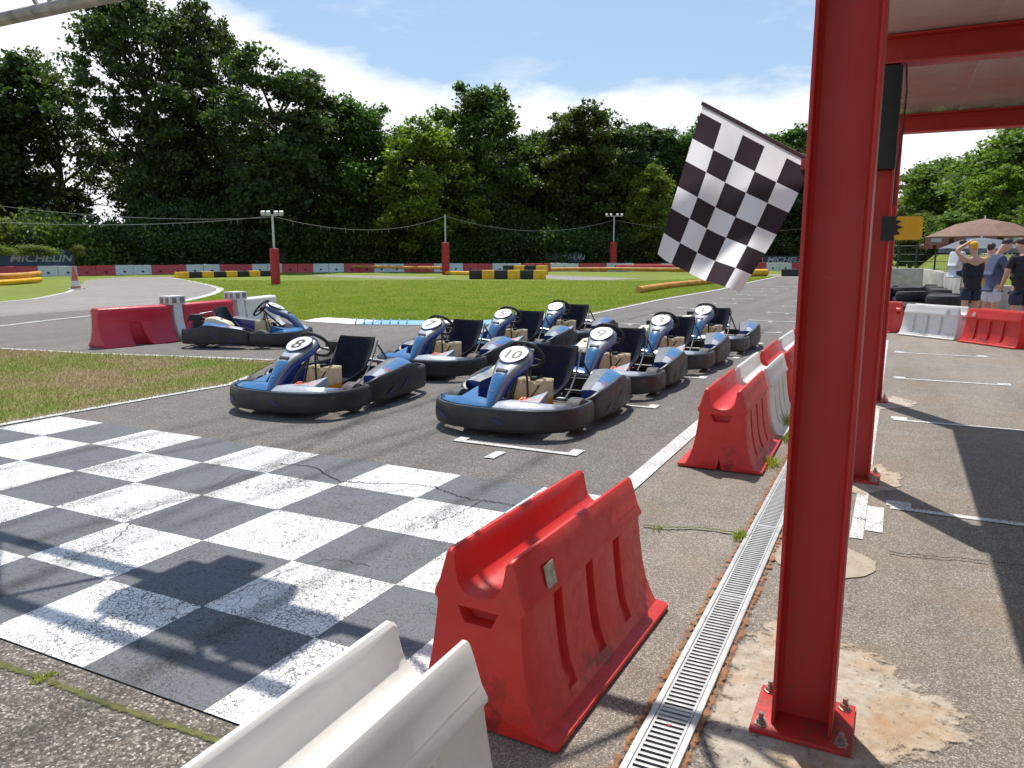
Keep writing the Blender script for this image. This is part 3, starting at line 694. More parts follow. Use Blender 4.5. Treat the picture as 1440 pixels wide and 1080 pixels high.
# align vertices to cell borders
def snap_u(i): return i/NU
for j in range(NV+1):
    v = 0 if j == 0 else hem*(j/3) if j <= 3 else hem+(1-hem)*((j-3)/(NV-3))
    for i in range(NU+1): vs[j*(NU+1)+i] = fpt(i/NU, v)
rows = [0]*3+[1+int((j-3)/(NV-3)*6.0) for j in range(3, NV)]
idx = []
for j in range(NV):
    for i in range(NU):
        a = int(i/NU*5); r = rows[j]
        idx.append(0 if r == 0 else (1 if (a+r-1) % 2 == 0 else 0))
me = mesh(vs, fs, [M['fwhite'], M['fblack']], 60, idx)
o = link('cloth', me, flag)
for off, s_ in ((0, 0),):
    pass
b = MB(); a0 = c['tl']-org+Vector((-.004, 0, .002)); a1 = c['tr']-org; dd = (a1-a0).normalized(); b.tube([a0, a1+dd*.03], .006, 8); b.obj('pole', m_plain('dark_flag_pole', (.10, .06, .06), .5), flag)
b = MB(); b.box(-.02, .006, -.012, .012, -.018, .012, bev=.003); b.obj('holder', M['steel'], flag)

# ------------------------------------------------------------------ plastic barriers
def barrier_me(mat, L=1.09):
    prof = [(-.285, .0), (-.285, .016), (-.232, .022), (-.212, .06), (-.188, .12), (-.172, .20), (-.160, .30), (-.153, .375), (-.156, .388), (-.166, .398), (-.166, .408), (-.150, .44), (-.134, .50),
            (-.124, .535), (-.116, .548), (-.104, .548), (-.095, .538), (-.090, .50), (-.080, .455), (-.058, .428), (-.03, .418), (0, .416)]
    full = prof+[(-x, z) for x, z in prof[::-1][1:]]
    hl = L/2
    secs = []
    def sec(y, k, zk=1.): return [Vector((x*k, y-(.038*(z/.55))*(1 if y > 0 else -1), z*zk)) for x, z in full]
    secs = [sec(-hl, .965, .985), sec(-hl+.012, 1), sec(-hl+.3, 1), sec(0, 1), sec(hl-.3, 1), sec(hl-.012, 1), sec(hl, .965, .985)]
    b = MB(); b.loft(secs); base = b.me(None, 0)
    bm = bmesh.new(); bm.from_mesh(base); bmesh.ops.recalc_face_normals(bm, faces=bm.faces); bm.to_mesh(base); bm.free()
    cut = MB()
    side = [(x, z) for x, z in prof if .05 < z < .38]
    for s in (-1, 1):
        for yc in (-.27, -.01, .25):
            inn = [(-x-.030, z) for x, z in [(-.216, .055)]+side[1:]]; inn[0] = (inn[0][0]+.012, inn[0][1])
            poly = [(s*x, z) for x, z in inn]+[(s*.40, .37), (s*.40, .05)]
            w0, w1 = .030, .045
            A = [Vector((x, yc-(w0 if abs(x) < .3 else w1), z)) for x, z in poly]; B = [Vector((x, yc+(w0 if abs(x) < .3 else w1), z)) for x, z in poly]
            cut.loft([A, B])
    for s in (-1, 1):
        e = s*hl
        poly = [(-.07, .375), (.07, .375), (.045, .325), (-.045, .325)]
        cut.loft([[Vector((x, e-s*.075, z)) for x, z in poly], [Vector((x*1.2, e+s*.1, z+.00)) for x, z in poly]])
        poly = [(-.03, .0-.05), (.03, -.05), (.0, .075)]
        cut.loft([[Vector((x, e-s*.05, z)) for x, z in poly], [Vector((x, e+s*.1, z)) for x, z in poly]])
    cm = cut.me(None, 0); bm = bmesh.new(); bm.from_mesh(cm); bmesh.ops.recalc_face_normals(bm, faces=bm.faces); bm.to_mesh(cm); bm.free()
    co = D.objects.new('cutter', cm); COL.objects.link(co)
    out = baked('x', base, [('BOOLEAN', dict(operation='DIFFERENCE', object=co, solver='EXACT')), ('BEVEL', dict(width=.006, segments=3, limit_method='ANGLE', angle_limit=R(38), harden_normals=False))], mat, smooth=50)
    D.objects.remove(co); return out
bar_red = barrier_me(M['red']); bar_white = bar_red.copy(); bar_white.materials.clear(); bar_white.materials.append(M['whitep'])
M['sticker'] = m_plain('worn_sticker', (.45, .44, .36), .6, var=.3, scale=40)
def barrier(x, y, rz, red, label, group, sticker=None, name='plastic_barrier', sc=1):
    o = empty(name, (x, y, .013), rz, label, 'barrier', group); o.scale = (sc, sc, sc)
    link('body', bar_red if red else bar_white, o)
    if sticker:
        b = MB(); sx, sy, sz = sticker; m_ = Matrix.Translation((sx, sy, sz)) @ Matrix.Rotation(R(-13 if sx > 0 else 13), 4, 'Y')
        b.box(-.001, .001, -.035, .028, -.04, .035, M=m_); b.obj('sticker', M['sticker'], o, 0)
    return o
GB = 'plastic barriers lined up along the pit wall line'
b_near = barrier(-1.058, 2.455, R(-2.2), True, 'nearest red plastic barrier with a pale sticker, in front of the finish line', GB, (.1555, -.33, .455))
b_wn = barrier(-.968, .98, R(0), False, 'scuffed white plastic barrier cut by the bottom edge of the photo', GB)
bl = [(-1.0, 5.70, True, 'red plastic barrier standing alone at the near end of the row beside the karts'), (-1.0, 6.86, False, 'white plastic barrier directly behind the first red one of the row'),
      (-.985, 8.02, True, 'red plastic barrier between the two white ones, beside the third kart'), (-.97, 9.18, False, 'second white plastic barrier of the row, partly hidden by the nearest post'),
      (-.955, 10.34, True, 'third red plastic barrier of the row, far behind the drain'), (-.94, 11.5, False, 'third white plastic barrier of the row along the pit lane')]
for i, (x, y, r, l) in enumerate(bl): barrier(x, y, R(random.uniform(-1, 1)), r, l, GB)
GR = 'plastic barriers closing off the pit area'
def seg_barrier(p, q, red, label, group, **k):
    p = Vector(p); q = Vector(q); d = q-p; m_ = (p+q)/2; return barrier(m_.x, m_.y, math.atan2(d.y, d.x)-math.pi/2, red, label, group, **k)
seg_barrier((-.88, 16.6), (.13, 15.95), True, 'red barrier half hidden by the second post, left of the white one', GR)
seg_barrier((.22, 15.72), (1.08, 15.02), False, 'white barrier with a small yellow mark between two red ones in the pit area', GR, sticker=(.1555, .34, .46))
seg_barrier((1.14, 14.93), (1.90, 14.05), True, 'red barrier in front of the people, at the right edge', GR, sticker=(.1555, -.36, .46))
seg_barrier((1.98, 13.95), (2.7, 13.1), True, 'red barrier beyond the right edge in front of the people', GR)

# concave road barriers by the side track
def jersey_me(mat):
    half = [(.30, 0), (.295, .02), (.235, .07), (.185, .14), (.145, .24), (.120, .36), (.108, .48), (.118, .52), (.125, .55), (.118, .585), (.09, .605), (.0, .612)]
    full = [(-x, z) for x, z in half]+half[::-1][1:]
    b = MB(); L = .60; b.loft([[Vector((x*.97, -L, z*.985)) for x, z in full], [Vector((x, -L+.02, z)) for x, z in full], [Vector((x, 0, z)) for x, z in full], [Vector((x, L-.02, z)) for x, z in full], [Vector((x*.97, L, z*.985)) for x, z in full]])
    base = b.me(None, 0); cut = MB()
    for s in (-1, 1):
        P0 = [(-.13, -.02), (.15, -.02), (.055, .36), (-.13, .36)]
        cut.loft([[Vector((s*.095, y, z)) for y, z in P0], [Vector((s*.5, y, z)) for y, z in P0]])
    for m_ in (base, ): 
        bm = bmesh.new(); bm.from_mesh(m_); bmesh.ops.recalc_face_normals(bm, faces=bm.faces); bm.to_mesh(m_); bm.free()
    cm = cut.me(None, 0); bm = bmesh.new(); bm.from_mesh(cm); bmesh.ops.recalc_face_normals(bm, faces=bm.faces); bm.to_mesh(cm); bm.free()
    co = D.objects.new('cutter', cm); COL.objects.link(co)
    out = baked('x', base, [('BOOLEAN', dict(operation='DIFFERENCE', object=co, solver='EXACT')), ('BEVEL', dict(width=.008, segments=2, limit_method='ANGLE', angle_limit=R(35)))], mat, smooth=50)
    D.objects.remove(co); return out
M['pinkred'] = m_plastic('faded_red_plastic', (.60, .022, .05), (.62, .07, .10), dirtamt=.25, sss=.2)
jr = jersey_me(M['pinkred']); jw = jr.copy(); jw.materials.clear(); jw.materials.append(M['whitep'])
GJ = 'concave barriers at the mouth of the side track'
def conn_me():
    half = [(.31, 0), (.30, .03), (.245, .08), (.195, .15), (.155, .25), (.13, .37), (.12, .50), (.122, .60), (.122, .72)]
    full = [(-x, z) for x, z in half]+half[::-1]; b = MB(); b.loft([[Vector((x, -.085, z)) for x, z in full], [Vector((x, .085, z)) for x, z in full]])
    b.box(-.13, .13, -.165, .165, .60, .745, bev=.012); return b
for i, (p, q, me_, lb) in enumerate((((-11.10, 7.80), (-10.88, 9.00), jr, 'faded red concave barrier with a tall notch, leftmost beside the side track'), ((-10.92, 9.22), (-11.0, 10.42), jr, 'faded red concave barrier behind the black rear of kart 2'),
                                     ((-11.05, 10.75), (-11.4, 11.95), jw, 'white concave barrier behind the steering wheel of kart 2'))):
    p = Vector(p); q = Vector(q); d = q-p; e = empty('concave_barrier', (*((p+q)/2), .008), math.atan2(d.y, d.x)-math.pi/2, lb, 'barrier', GJ); link('body', me_, e)
for (x, y, lb) in ((-10.90, 9.11, 'white block with two dark squares between the two faded red barriers'), (-11.02, 10.62, 'white block with two dark squares behind the engine of kart 2')):
    e = empty('connector_block', (x, y, .008), R(2), lb, 'connector', 'white blocks joining the concave barriers')
    conn_me().obj('body', M['whitep'], e)
    for dy in (-.082, .082):  # grey squares set on the side and end of the top block
        b = MB(); b.box(.128, .134, dy-.045, dy+.045, .625, .72); b.obj('dark_square', M['silver'], e, 0)
    for dx in (-.06, .06):
        b = MB(); b.box(dx-.035, dx+.035, -.169, -.163, .625, .72); b.obj('dark_square', M['silver'], e, 0)

# ------------------------------------------------------------------ go-karts
def band(path, prof, zf=None):
    """sweep a vertical profile [(outward, z)] along a plan path"""
    P = [Vector(p[:2]) for p in path]; secs = []
    for i, p in enumerate(P):
        t = (P[min(i+1, len(P)-1)]-P[max(i-1, 0)]).normalized(); n = Vector((t.y, -t.x))
        pr = prof(i, path[i]) if callable(prof) else prof
        secs.append([Vector((p.x+n.x*o, p.y+n.y*o, z)) for o, z in pr])
    return secs
def smooth_path(pts, k=4):
    pts = [Vector(p) for p in pts]; out = []
    for i in range(len(pts)-1):
        p0, p1, p2, p3 = pts[max(i-1, 0)], pts[i], pts[i+1], pts[min(i+2, len(pts)-1)]
        for j in range(k):
            t = j/k; out.append(.5*((2*p1)+(p2-p0)*t+(2*p0-5*p1+4*p2-p3)*t*t+(3*p1-p0-3*p2+p3)*t**3))
    out.append(pts[-1]); return out
def bumper_prof(z0, z1): return [(-.030, z0), (-.004, z0+.004), (.006, z0+.035), (.008, (z0+z1)/2), (.002, z1-.03), (-.004, z1-.006), (-.012, z1), (-.040, z1-.002), (-.044, z1-.018), (-.034, z1-.03)]
def make_kart():
    K = empty('go_kart', (0, 0, 0))
    # front bumper
    half = [(.600, .205), (.655, .225), (.672, .30), (.668, .44), (.640, .60), (.560, .745), (.42, .850), (.22, .905), (0, .92)]
    P = smooth_path([Vector((x, y, 0)) for x, y in half]+[Vector((-x, y, 0)) for x, y in half[::-1][1:]], 4)
    b = MB(); b.loft(band([(p.x, p.y) for p in P], bumper_prof(.05, .235))); fb = b.obj('front_bumper', M['black'], K, 40)
    for xs in ((.36, .52), (-.20, -.02)):
        q = [p for p in P if min(xs) < p.x < max(xs) and p.y > .5]
        if len(q) < 2: continue
        b = MB(); q = sorted(q, key=lambda p: p.x); sec = []
        for i, p in enumerate(q):
            t = (q[min(i+1, len(q)-1)]-q[max(i-1, 0)]).normalized(); n = Vector((-t.y, t.x, 0)); f = i/(len(q)-1); h = .022*min(1, 3*f, 2.2*(1-f)+.12)
            sec.append([p+n*.0115+Vector((0, 0, .115+.045*f-h)), p+n*.0115+Vector((0, 0, .115+.045*f+h))])
        b.loft(sec, closed=False); b.obj('decal', M['decal'], fb, 0, fix=False)
    for s in (-1, 1):
        sp = smooth_path([Vector((x, y, z)) for x, y, z in ((.585, .235, .235), (.640, .190, .262), (.672, .12, .287), (.690, .0, .305), (.700, -.2, .330), (.698, -.40, .352), (.688, -.52, .345), (.680, -.62, .298), (.655, -.78, .285), (.59, -.885, .285), (.47, -.925, .285))], 3)
        path = [(s*p.x, p.y, p.z) for p in sp]
        if s > 0: path = path[::-1]
        b = MB(); b.loft(band(path, lambda i, p: bumper_prof(.055, p[2]))); sb = b.obj('side_bumper', M['black'], K, 40)
        for y0, y1, z0, z1 in ((-.42, -.22, .12, .25), (-.14, .02, .10, .19)):
            b = MB(); X = s*.7115; b.add([(X, y0, z1), (X, y0+.05, z1-.02), (X, y1, z0), (X, y1-.06, z0+.01)], [(0, 1, 2, 3)]); b.obj('decal', M['decal'], sb, 0, fix=False)
        # pod panel: outer strip, crest, inner wall
        b = MB(); ys = [.10, .02, -.1, -.22, -.34, -.46, -.52]; secs = []
        for k, y in enumerate(ys):
            f = k/(len(ys)-1); zo = .288+.075*f-(.02 if k == len(ys)-1 else 0); xo = .660+.012*math.sin(f*2)
            xc = .585-.06*f; zc = zo+.012+.040*f; xi = .50-.13*f; zi = zc-.01-.015*f
            secs.append([Vector((s*xo, y, zo-.01)), Vector((s*(xo*.6+xc*.4), y, zo*.5+zc*.5)), Vector((s*xc, y, zc)), Vector((s*xi, y, zi)), Vector((s*(xi-.02), y, .12))])
        b.loft(secs, closed=False); b.add([secs[0][i] for i in range(5)]+[Vector((s*.60, .10, .10))], [(0, 1, 2, 3, 4, 5)]); b.add([secs[-1][i] for i in range(5)]+[Vector((s*.66, -.52, .12))], [(0, 1, 2, 3, 4, 5)])
        mats = [M['blue'], M['kwhite'], M['dblue'], M['silver']]
        me = b.me(mats, 30)
        nrow = 4
        for fi, p in enumerate(me.polygons):
            r, q = divmod(fi, nrow)
            p.material_index = (2 if fi >= 24 else (2 if q == 3 else 3 if q == 2 else 1 if r < 2 else 0))
        pod = link('side_pod', me, K)
        t = text_mesh('Birel', .085, M['orange'], .35); tx = link('lettering', t, pod)
        yv = Vector((s*.660-s*.585, 0, -.055)).normalized()   # downslope
        X = Vector((0, s*-1, 0)) * -1 if s < 0 else Vector((0, -1, 0))
        X = Vector((0, 1, .12)).normalized()*(1 if s > 0 else -1); Z = Vector((s*.5, -.1, .85)).normalized(); Y = Z.cross(X).normalized(); Z = X.cross(Y).normalized()
        tx.matrix_local = Matrix.Translation((s*.634, -.13, .330)) @ Matrix((X, Y, Z)).transposed().to_4x4()
    b = MB(); path = [(x, -.93, 0) for x in (-.50, -.25, 0, .25, .50)]; b.loft(band(path, bumper_prof(.07, .22))); b.obj('rear_bumper', M['black'], K, 40)
    # nose panels
    for s, m_ in ((1, 'blue'), (-1, 'kwhite')):
        out_ = smooth_path([Vector(v) for v in ((.03, .865, .236), (.22, .85, .236), (.40, .795, .236), (.53, .70, .234), (.61, .60, .232))], 4)
        inn = smooth_path([Vector(v) for v in ((.03, .74, .27), (.16, .715, .282), (.30, .70, .276), (.43, .655, .258), (.605, .590, .236))], 4)
        b = MB(); secs = [[Vector((s*a.x, a.y, a.z-.03)), Vector((s*a.x, a.y, a.z)), Vector((s*(a.x*.6+c_.x*.4), a.y*.6+c_.y*.4, (a.z+c_.z)/2+.022)), Vector((s*c_.x, c_.y, c_.z)), Vector((s*c_.x, c_.y, c_.z-.03))] for a, c_ in zip(out_, inn)]
        b.loft(secs); np_ = b.obj('nose_panel', M[m_], K, 50)
        # fin running back towards the tank
        b = MB(); b.add([(s*.17, .73, .26), (s*.36, .68, .265), (s*.33, .43, .318), (s*.31, .40, .10), (s*.38, .60, .10), (s*.19, .66, .10)], [(0, 1, 2), (1, 4, 3, 2), (0, 2, 3, 5), (0, 5, 4, 1), (3, 4, 5)])
        b.obj('nose_fin', M['kwhite' if s < 0 else 'blue'], np_, 0)
        if s < 0:
            t = text_mesh('Birel', .10, M['orange'], .3); tx = link('lettering', t, np_)
            X = Vector((-1, -.28, 0)).normalized(); Z = Vector((0, .28, 1)).normalized(); Y = Z.cross(X); 
            tx.matrix_local = Matrix.Translation((-.30, .735, .302)) @ Matrix((X, Y, X.cross(Y))).transposed().to_4x4()
    # central fairing
    sp = [(.86, .225, .036), (.83, .275, .046), (.775, .345, .058), (.71, .415, .070), (.645, .468, .084), (.58, .502, .104), (.51, .536, .130), (.42, .575, .148), (.34, .610, .145), (.28, .636, .118), (.245, .650, .065)]
    b = MB(); secs = []
    for i, (y, z, w) in enumerate(sp):
        a, c_ = sp[max(i-1, 0)], sp[min(i+1, len(sp)-1)]; t = Vector((0, c_[0]-a[0], c_[1]-a[1])).normalized(); n = Vector((0, t.z, -t.y)); 
        if n.z < 0: n = -n
        row = []
        for u, d in ((-1.0, -.075 if i < 9 else -.03), (-1.0, -.014), (-.72, .002), (-.45, .012), (0, .016), (.45, .012), (.72, .002), (1.0, -.014), (1.0, -.075 if i < 9 else -.03)): row.append(Vector((u*w, y, z))+n*d)
        secs.append(row)
    b.loft(secs, closed=False); me = b.me([M['blue'], M['silver'], M['dblue'], M['kwhite']], 50)
    for fi, p in enumerate(me.polygons):
        r, q = divmod(fi, 8); p.material_index = 2 if q in (0, 7) else 1 if q in (1, 6) else (3 if r in (4, 5) else 1 if r > 5 else 0)
    fa = baked('x', me, [('SOLIDIFY', dict(thickness=.006, offset=-1)), ('SUBSURF', dict(levels=1, render_levels=1))], [M['blue'], M['silver'], M['dblue'], M['kwhite']], smooth=60)
    fair = link('fairing', fa, K)
    b = MB(); b.box(-.05, .05, -.017, .017, -.004, .012, bev=.004); o = b.obj('vent', M['mblack'], fair); o.location = (0, .625, .497); o.rotation_euler.x = R(-33)
    b = MB(); b.lathe([(0, .006), (.008, .006), (.010, 0), (0, 0)], n=10); o = b.obj('screw', M['chrome'], fair); o.location = (0, .79, .352); o.rotation_euler.x = R(-48)
    # number plate: an egg shape following the fairing
    ang = math.atan2(.608-.508, .34-.57); 
    U = Vector((0, -.23, .100)).normalized(); Z = Vector((0, .100, .23)).normalized(); X = Z.cross(-U)
    X = Vector((-1, 0, 0)); Y = U; Z = X.cross(Y).normalized()
    if Z.z < 0: X = -X; Z = -Z
    MP = Matrix.Translation((0, .43, .603)) @ Matrix((X, Y, Z)).transposed().to_4x4()
    pl = []
    for k in range(32):
        a = k*math.tau/32; r = .113*(1+.10*math.sin(a)); pl.append((r*math.cos(a)*(1+.14*math.sin(a)), r*1.16*math.sin(a)))
    b = MB(); b.prism(pl, 0, .005); npl = b.obj('number_plate', M['plate'], K, 30); npl.matrix_local = MP
    b = MB(); b.loft([[Vector((x*1.0, y*1.0, -.004)) for x, y in pl], [Vector((x*1.09, y*1.08, -.004)) for x, y in pl], [Vector((x*1.09, y*1.08, .0025)) for x, y in pl], [Vector((x*1.0, y*1.0, .004)) for x, y in pl]], cap=False); b.obj('plate_rim', M['dblue'], npl, 30)
    # steering wheel
    ax = Vector((0, .62, -.55)).normalized(); Mw = Matrix.Translation((0, .165, .575)) @ (-ax).to_track_quat('Z', 'Y').to_matrix().to_4x4()
    b = MB(); b.tube([(math.cos(k*math.tau/28)*.160, math.sin(k*math.tau/28)*.160, 0) for k in range(28)], .0165, 8, closed=True); sw = b.obj('steering_wheel', M['mblack'], K, 60); sw.matrix_local = Mw
    b = MB()
    for a in (90, 210, 330): b.tube([(0, 0, -.02), (math.cos(R(a))*.14, math.sin(R(a))*.14, 0)], .010, 6)
    b.lathe([(0, .0), (.045, .0), (.05, -.03), (0, -.03)], n=12); b.obj('spoke', M['mblack'], sw)
    b = MB(); b.tube([(0, .18, .555), (0, .58, .20)], .014, 8); b.tube([(-.09, .30, .10), (-.03, .22, .50)], .010, 8); b.tube([(.09, .30, .10), (.03, .22, .50)], .010, 8); b.obj('steering_column', M['frame'], K)
    # fuel tank
    b = MB(); b.box(-.155, .155, -.095, .095, .085, .355, bev=.030); b.box(-.158, -.05, -.088, .088, .34, .372, bev=.014); b.box(.06, .150, -.088, .088, .34, .372, bev=.014); tk = b.obj('fuel_tank', M['tank'], K, 60); tk.location = (-.075, .16, 0)
    b = MB(); b.lathe([(0, .385), (.03, .385), (.034, .375), (.034, .335), (0, .33)], n=14); b.tube([(0.02, 0, .38), (.05, .03, .44), (.02, .06, .47)], .007, 6); b.tube([(-.02, .0, .36), (-.06, -.03, .40), (-.08, .04, .33)], .006, 6); b.obj('cap', M['mblack'], tk)
    b = MB(); b.tube([(-.07, -.095, .34), (-.04, -.098, .22), (.02, -.095, .15)], .006, 6); b.tube([(-.10, .10, .335), (-.02, .105, .22), (.02, .10, .15)], .006, 6); b.obj('strap', M['mblack'], tk)
    # seat
    prof = [(-.575, .585, .225, .05), (-.555, .50, .228, .07), (-.53, .41, .225, .095), (-.50, .31, .215, .125), (-.465, .22, .205, .145), (-.40, .145, .200, .150), (-.28, .105, .20, .155), (-.14, .100, .20, .13), (-.02, .115, .195, .09), (.05, .135, .185, .06)]
    secs = []
    for i, (y, z, w, h) in enumerate(prof):
        a, c_ = prof[max(i-1, 0)], prof[min(i+1, len(prof)-1)]; t = Vector((0, c_[0]-a[0], c_[1]-a[1])).normalized(); n = Vector((0, -t.z, t.y))
        if n.y+n.z < 0: n = -n
        secs.append([Vector((u*w, y, z))+n*(h*abs(u)**3) for u in (-1, -.93, -.78, -.5, -.2, .2, .5, .78, .93, 1)])
    b = MB(); b.loft(secs, closed=False); me = b.me(M['navy'], 60)
    st = link('seat', baked('x', me, [('SOLIDIFY', dict(thickness=.016, offset=0)), ('SUBSURF', dict(levels=1, render_levels=1))], M['navy'], smooth=60), K)
    for s in (-1, 1):
        b = MB(); b.tube([(s*.232, -.55, .55), (s*.245, -.46, .42), (s*.245, -.37, .30), (s*.245, -.26, .20), (s*.25, -.12, .15)], .009, 8); b.obj('seat_edge', M['silver'], st)
    for q in ([(-.20, -.60, .50), (-.30, -.80, .16)], [(.20, -.60, .50), (.30, -.80, .16)], [(.12, -.585, .52), (.34, -.70, .50)]):
        b = MB(); b.tube(q, .010, 8); b.obj('seat_stay', M['frame'] if q[1][2] < .3 else M['chrome'], K)
    # frame, tray, axles, pedals
    b = MB(); b.box(-.30, .30, .0, .80, .058, .064); b.obj('floor_tray', M['mblack'], K, 0)
    b = MB()
    for s in (-1, 1):
        b.tube([(s*.20, .82, .075), (s*.30, .60, .075), (s*.32, .2, .075), (s*.33, -.5, .085), (s*.33, -.88, .12)], .016, 8)
        b.tube([(s*.32, .10, .08), (s*.62, .08, .13), (s*.62, -.42, .14), (s*.33, -.44, .09)], .011, 8)
        b.tube([(s*.28, .42, .085), (s*.46, .42, .12)], .014, 8)
    b.tube([(-.31, -.1, .078), (.31, -.1, .078)], .014, 8); b.tube([(-.48, -.60, .14), (.48, -.60, .14)], .018, 10); b.obj('chassis_frame', M['frame'], K)
    for s in (-1, 1):
        b = MB(); b.tube([(s*.12, .60, .07), (s*.12, .66, .17)], .008, 6); b.box(s*.12-.03, s*.12+.03, .652, .665, .15, .22, bev=.003); b.obj('pedal', M['chrome'], K)
        b = MB(); b.tube([(s*.10, .50, .16), (s*.16, .42, .20), (s*.26, .40, .19), (s*.30, .46, .15)], .008, 6); b.obj('foot_rest', M['mblack'], K)
    for s in (-1, 1):
        for yy_, r, w, xw in ((.385, .138, .062, .565), (-.60, .140, .088, .50)):
            b = MB(); b.lathe([(.066, -w*.85), (r-.03, -w), (r-.008, -w*.9), (r, -w*.6), (r, w*.6), (r-.008, w*.9), (r-.03, w), (.066, w*.85)], axis='X', n=28)
            wh = b.obj('wheel', M['slick'], K, 40); wh.location = (s*xw, yy_, r+.002)
            b = MB(); b.lathe([(.066, -w*.85), (.062, -w*.6), (.03, -w*.5), (.022, -w*.75), (0, -w*.75)], axis='X', n=18); b.lathe([(.066, w*.85), (.062, w*.6), (.03, w*.5), (.022, w*.75), (0, w*.75)], axis='X', n=18); b.obj('rim', M['chrome'], wh)
    # engine on the right hand side
    e = MB(); e.box(.31, .50, -.80, -.50, .11, .30, bev=.015)
    for k in range(6): e.box(.33, .49, -.78, -.56, .305+k*.016, .313+k*.016)
    en = e.obj('engine', M['frame'], K)
    b = MB(); b.box(.34, .50, -.80, -.62, .405, .505, bev=.018); b.tube([(.42, -.62, .44), (.42, -.50, .40)], .025, 10); b.tube([(.36, -.80, .50), (.33, -.88, .46), (.36, -.90, .36)], .010, 6); b.obj('air_filter', M['mblack'], en)
    b = MB(); b.add([(.33, -.56, .33), (.53, -.56, .33), (.55, -.12, .32), (.35, -.12, .32), (.35, -.54, .455), (.50, -.54, .445), (.53, -.16, .375), (.38, -.16, .385), (.36, -.40, .465), (.51, -.40, .45)],
                  [(0, 1, 2, 3), (0, 4, 5, 1), (1, 5, 9, 6, 2), (2, 6, 7, 3), (3, 7, 8, 4, 0), (4, 8, 9, 5), (8, 7, 6, 9)]); me = b.me(M['cream'], 0)
    cv = link('engine_cover', baked('x', me, [('BEVEL', dict(width=.014, segments=3))], M['cream'], smooth=50), K)
    b = MB(); b.lathe([(0, .004), (.018, .004), (.02, 0), (0, 0)], n=12); o = b.obj('cover_knob', M['mblack'], cv); o.location = (.44, -.30, .432); o.rotation_euler.x = R(-14)
    b = MB(); b.tube([(.30, -.70, .30), (.20, -.86, .30), (-.05, -.87, .28), (-.15, -.87, .27)], .022, 10); b.obj('exhaust', M['chrome'], K)
    return K, MP
kart, MP = make_kart()
def add_number(K, s):
    npl = [c_ for c_ in K.children if c_.name.startswith('number_plate')][0]
    t = text_mesh(s, .22 if len(s) == 1 else .175, M['digit'], offset=.004); o = link('number', t, npl); o.matrix_local = Matrix.Translation((0, .0, .0065))
kb = [c_ for c_ in kart.children if c_.name.startswith('number_plate')][0]
GK = 'rental karts lined up on the starting grid'
ks = [('10', -2.86, 6.20, 180, 'blue kart number 10, nearest on the right column of the grid'), ('8', -5.02, 5.98, 182.5, 'blue kart number 8, nearest on the left column of the grid'),
      ('9', -2.78, 8.13, 181, 'blue kart number 9, directly behind kart 10'), ('3', -2.66, 10.03, 180, 'blue kart number 3, behind kart 9 and in front of kart 1'), ('1', -2.56, 11.98, 180, 'blue kart number 1, last of the right column of the grid'),
      ('7', -5.00, 8.28, 181, 'blue kart number 7, behind kart 8 in the left column'), ('5', -4.93, 10.05, 180, 'blue kart number 5, third of the left column'), ('11', -4.86, 11.75, 180, 'blue kart at the far end of the left column against the lawn'),
      ('2', -9.30, 9.28, -68, 'kart number 2 parked sideways by the faded red barriers, engine side showing')]
cps = [copy_tree(kart) for _ in ks[1:]]
for K, (num, x, y, rz, lb) in zip([kart]+cps, ks):
    K.location = (x, y, .013); K.rotation_euler.z = R(rz); tag(K, lb, 'go-kart', GK if num != '2' else None); add_number(K, num)

# ------------------------------------------------------------------ things on the lawn and far side
def far_barrier_me(mat, L):
    prof = [(.26, 0), (.26, .05), (.17, .22), (.14, .60), (.12, .80), (.06, .82)]; full = [(-x, z) for x, z in prof]+prof[::-1]
    b = MB(); b.loft([[Vector((x*.96, -L/2, z)) for x, z in full], [Vector((x, -L/2+.03, z)) for x, z in full], [Vector((x, L/2-.03, z)) for x, z in full], [Vector((x*.96, L/2, z)) for x, z in full]])
    return b
def hole(b, L):
    b.box(-.19, .19, L*.22-.06, L*.22+.06, .24, .46)
far_meshes = {}
for nm, m_ in (('r', M['farred']), ('w', M['farwhite'])): far_meshes[nm] = far_barrier_me(m_, 1.0).me(m_, 30)
hb = MB(); hb.box(-.185, .185, -.07, .07, .16, .34); hole_shade_me = hb.me(M['mblack'], 0)  # solid black box, its colour standing for the shade inside a handling hole
row = [(-160, 396), (0, 390), (120, 387.5), (240, 385.5), (395, 383.2), (520, 382.6), (640, 382.2), (760, 382), (930, 381.3), (1180, 380.2)]
rp = [at(*q) for q in row]; seglen = [(rp[i+1]-rp[i]).length for i in range(len(rp)-1)]; total = sum(seglen)
def along(s):
    for i, l in enumerate(seglen):
        if s <= l or i == len(seglen)-1: return rp[i].lerp(rp[i+1], s/l), rp[i+1]-rp[i]
        s -= l
n = int(total/1.12)
for k in range(n):
    p, t = along((k+.5)*1.12); w = (k//2) % 2 == 0
    e = empty('far_barrier', (*p, 0), math.atan2(t.y, t.x)-math.pi/2+R(random.uniform(-3, 3)), '%s barrier of the %s %s pair in the long far row' % ('right' if k % 2 else 'left', ORD[k//4], 'pale' if w else 'dull red'), 'barrier', 'pale barriers of the long row before the trees' if w else 'dull red barriers of the long row before the trees')
    link('body', far_meshes['w' if w else 'r'], e); e.scale = (1, 1.1, random.uniform(.76, .80))
    link('hole_shade', hole_shade_me, e)
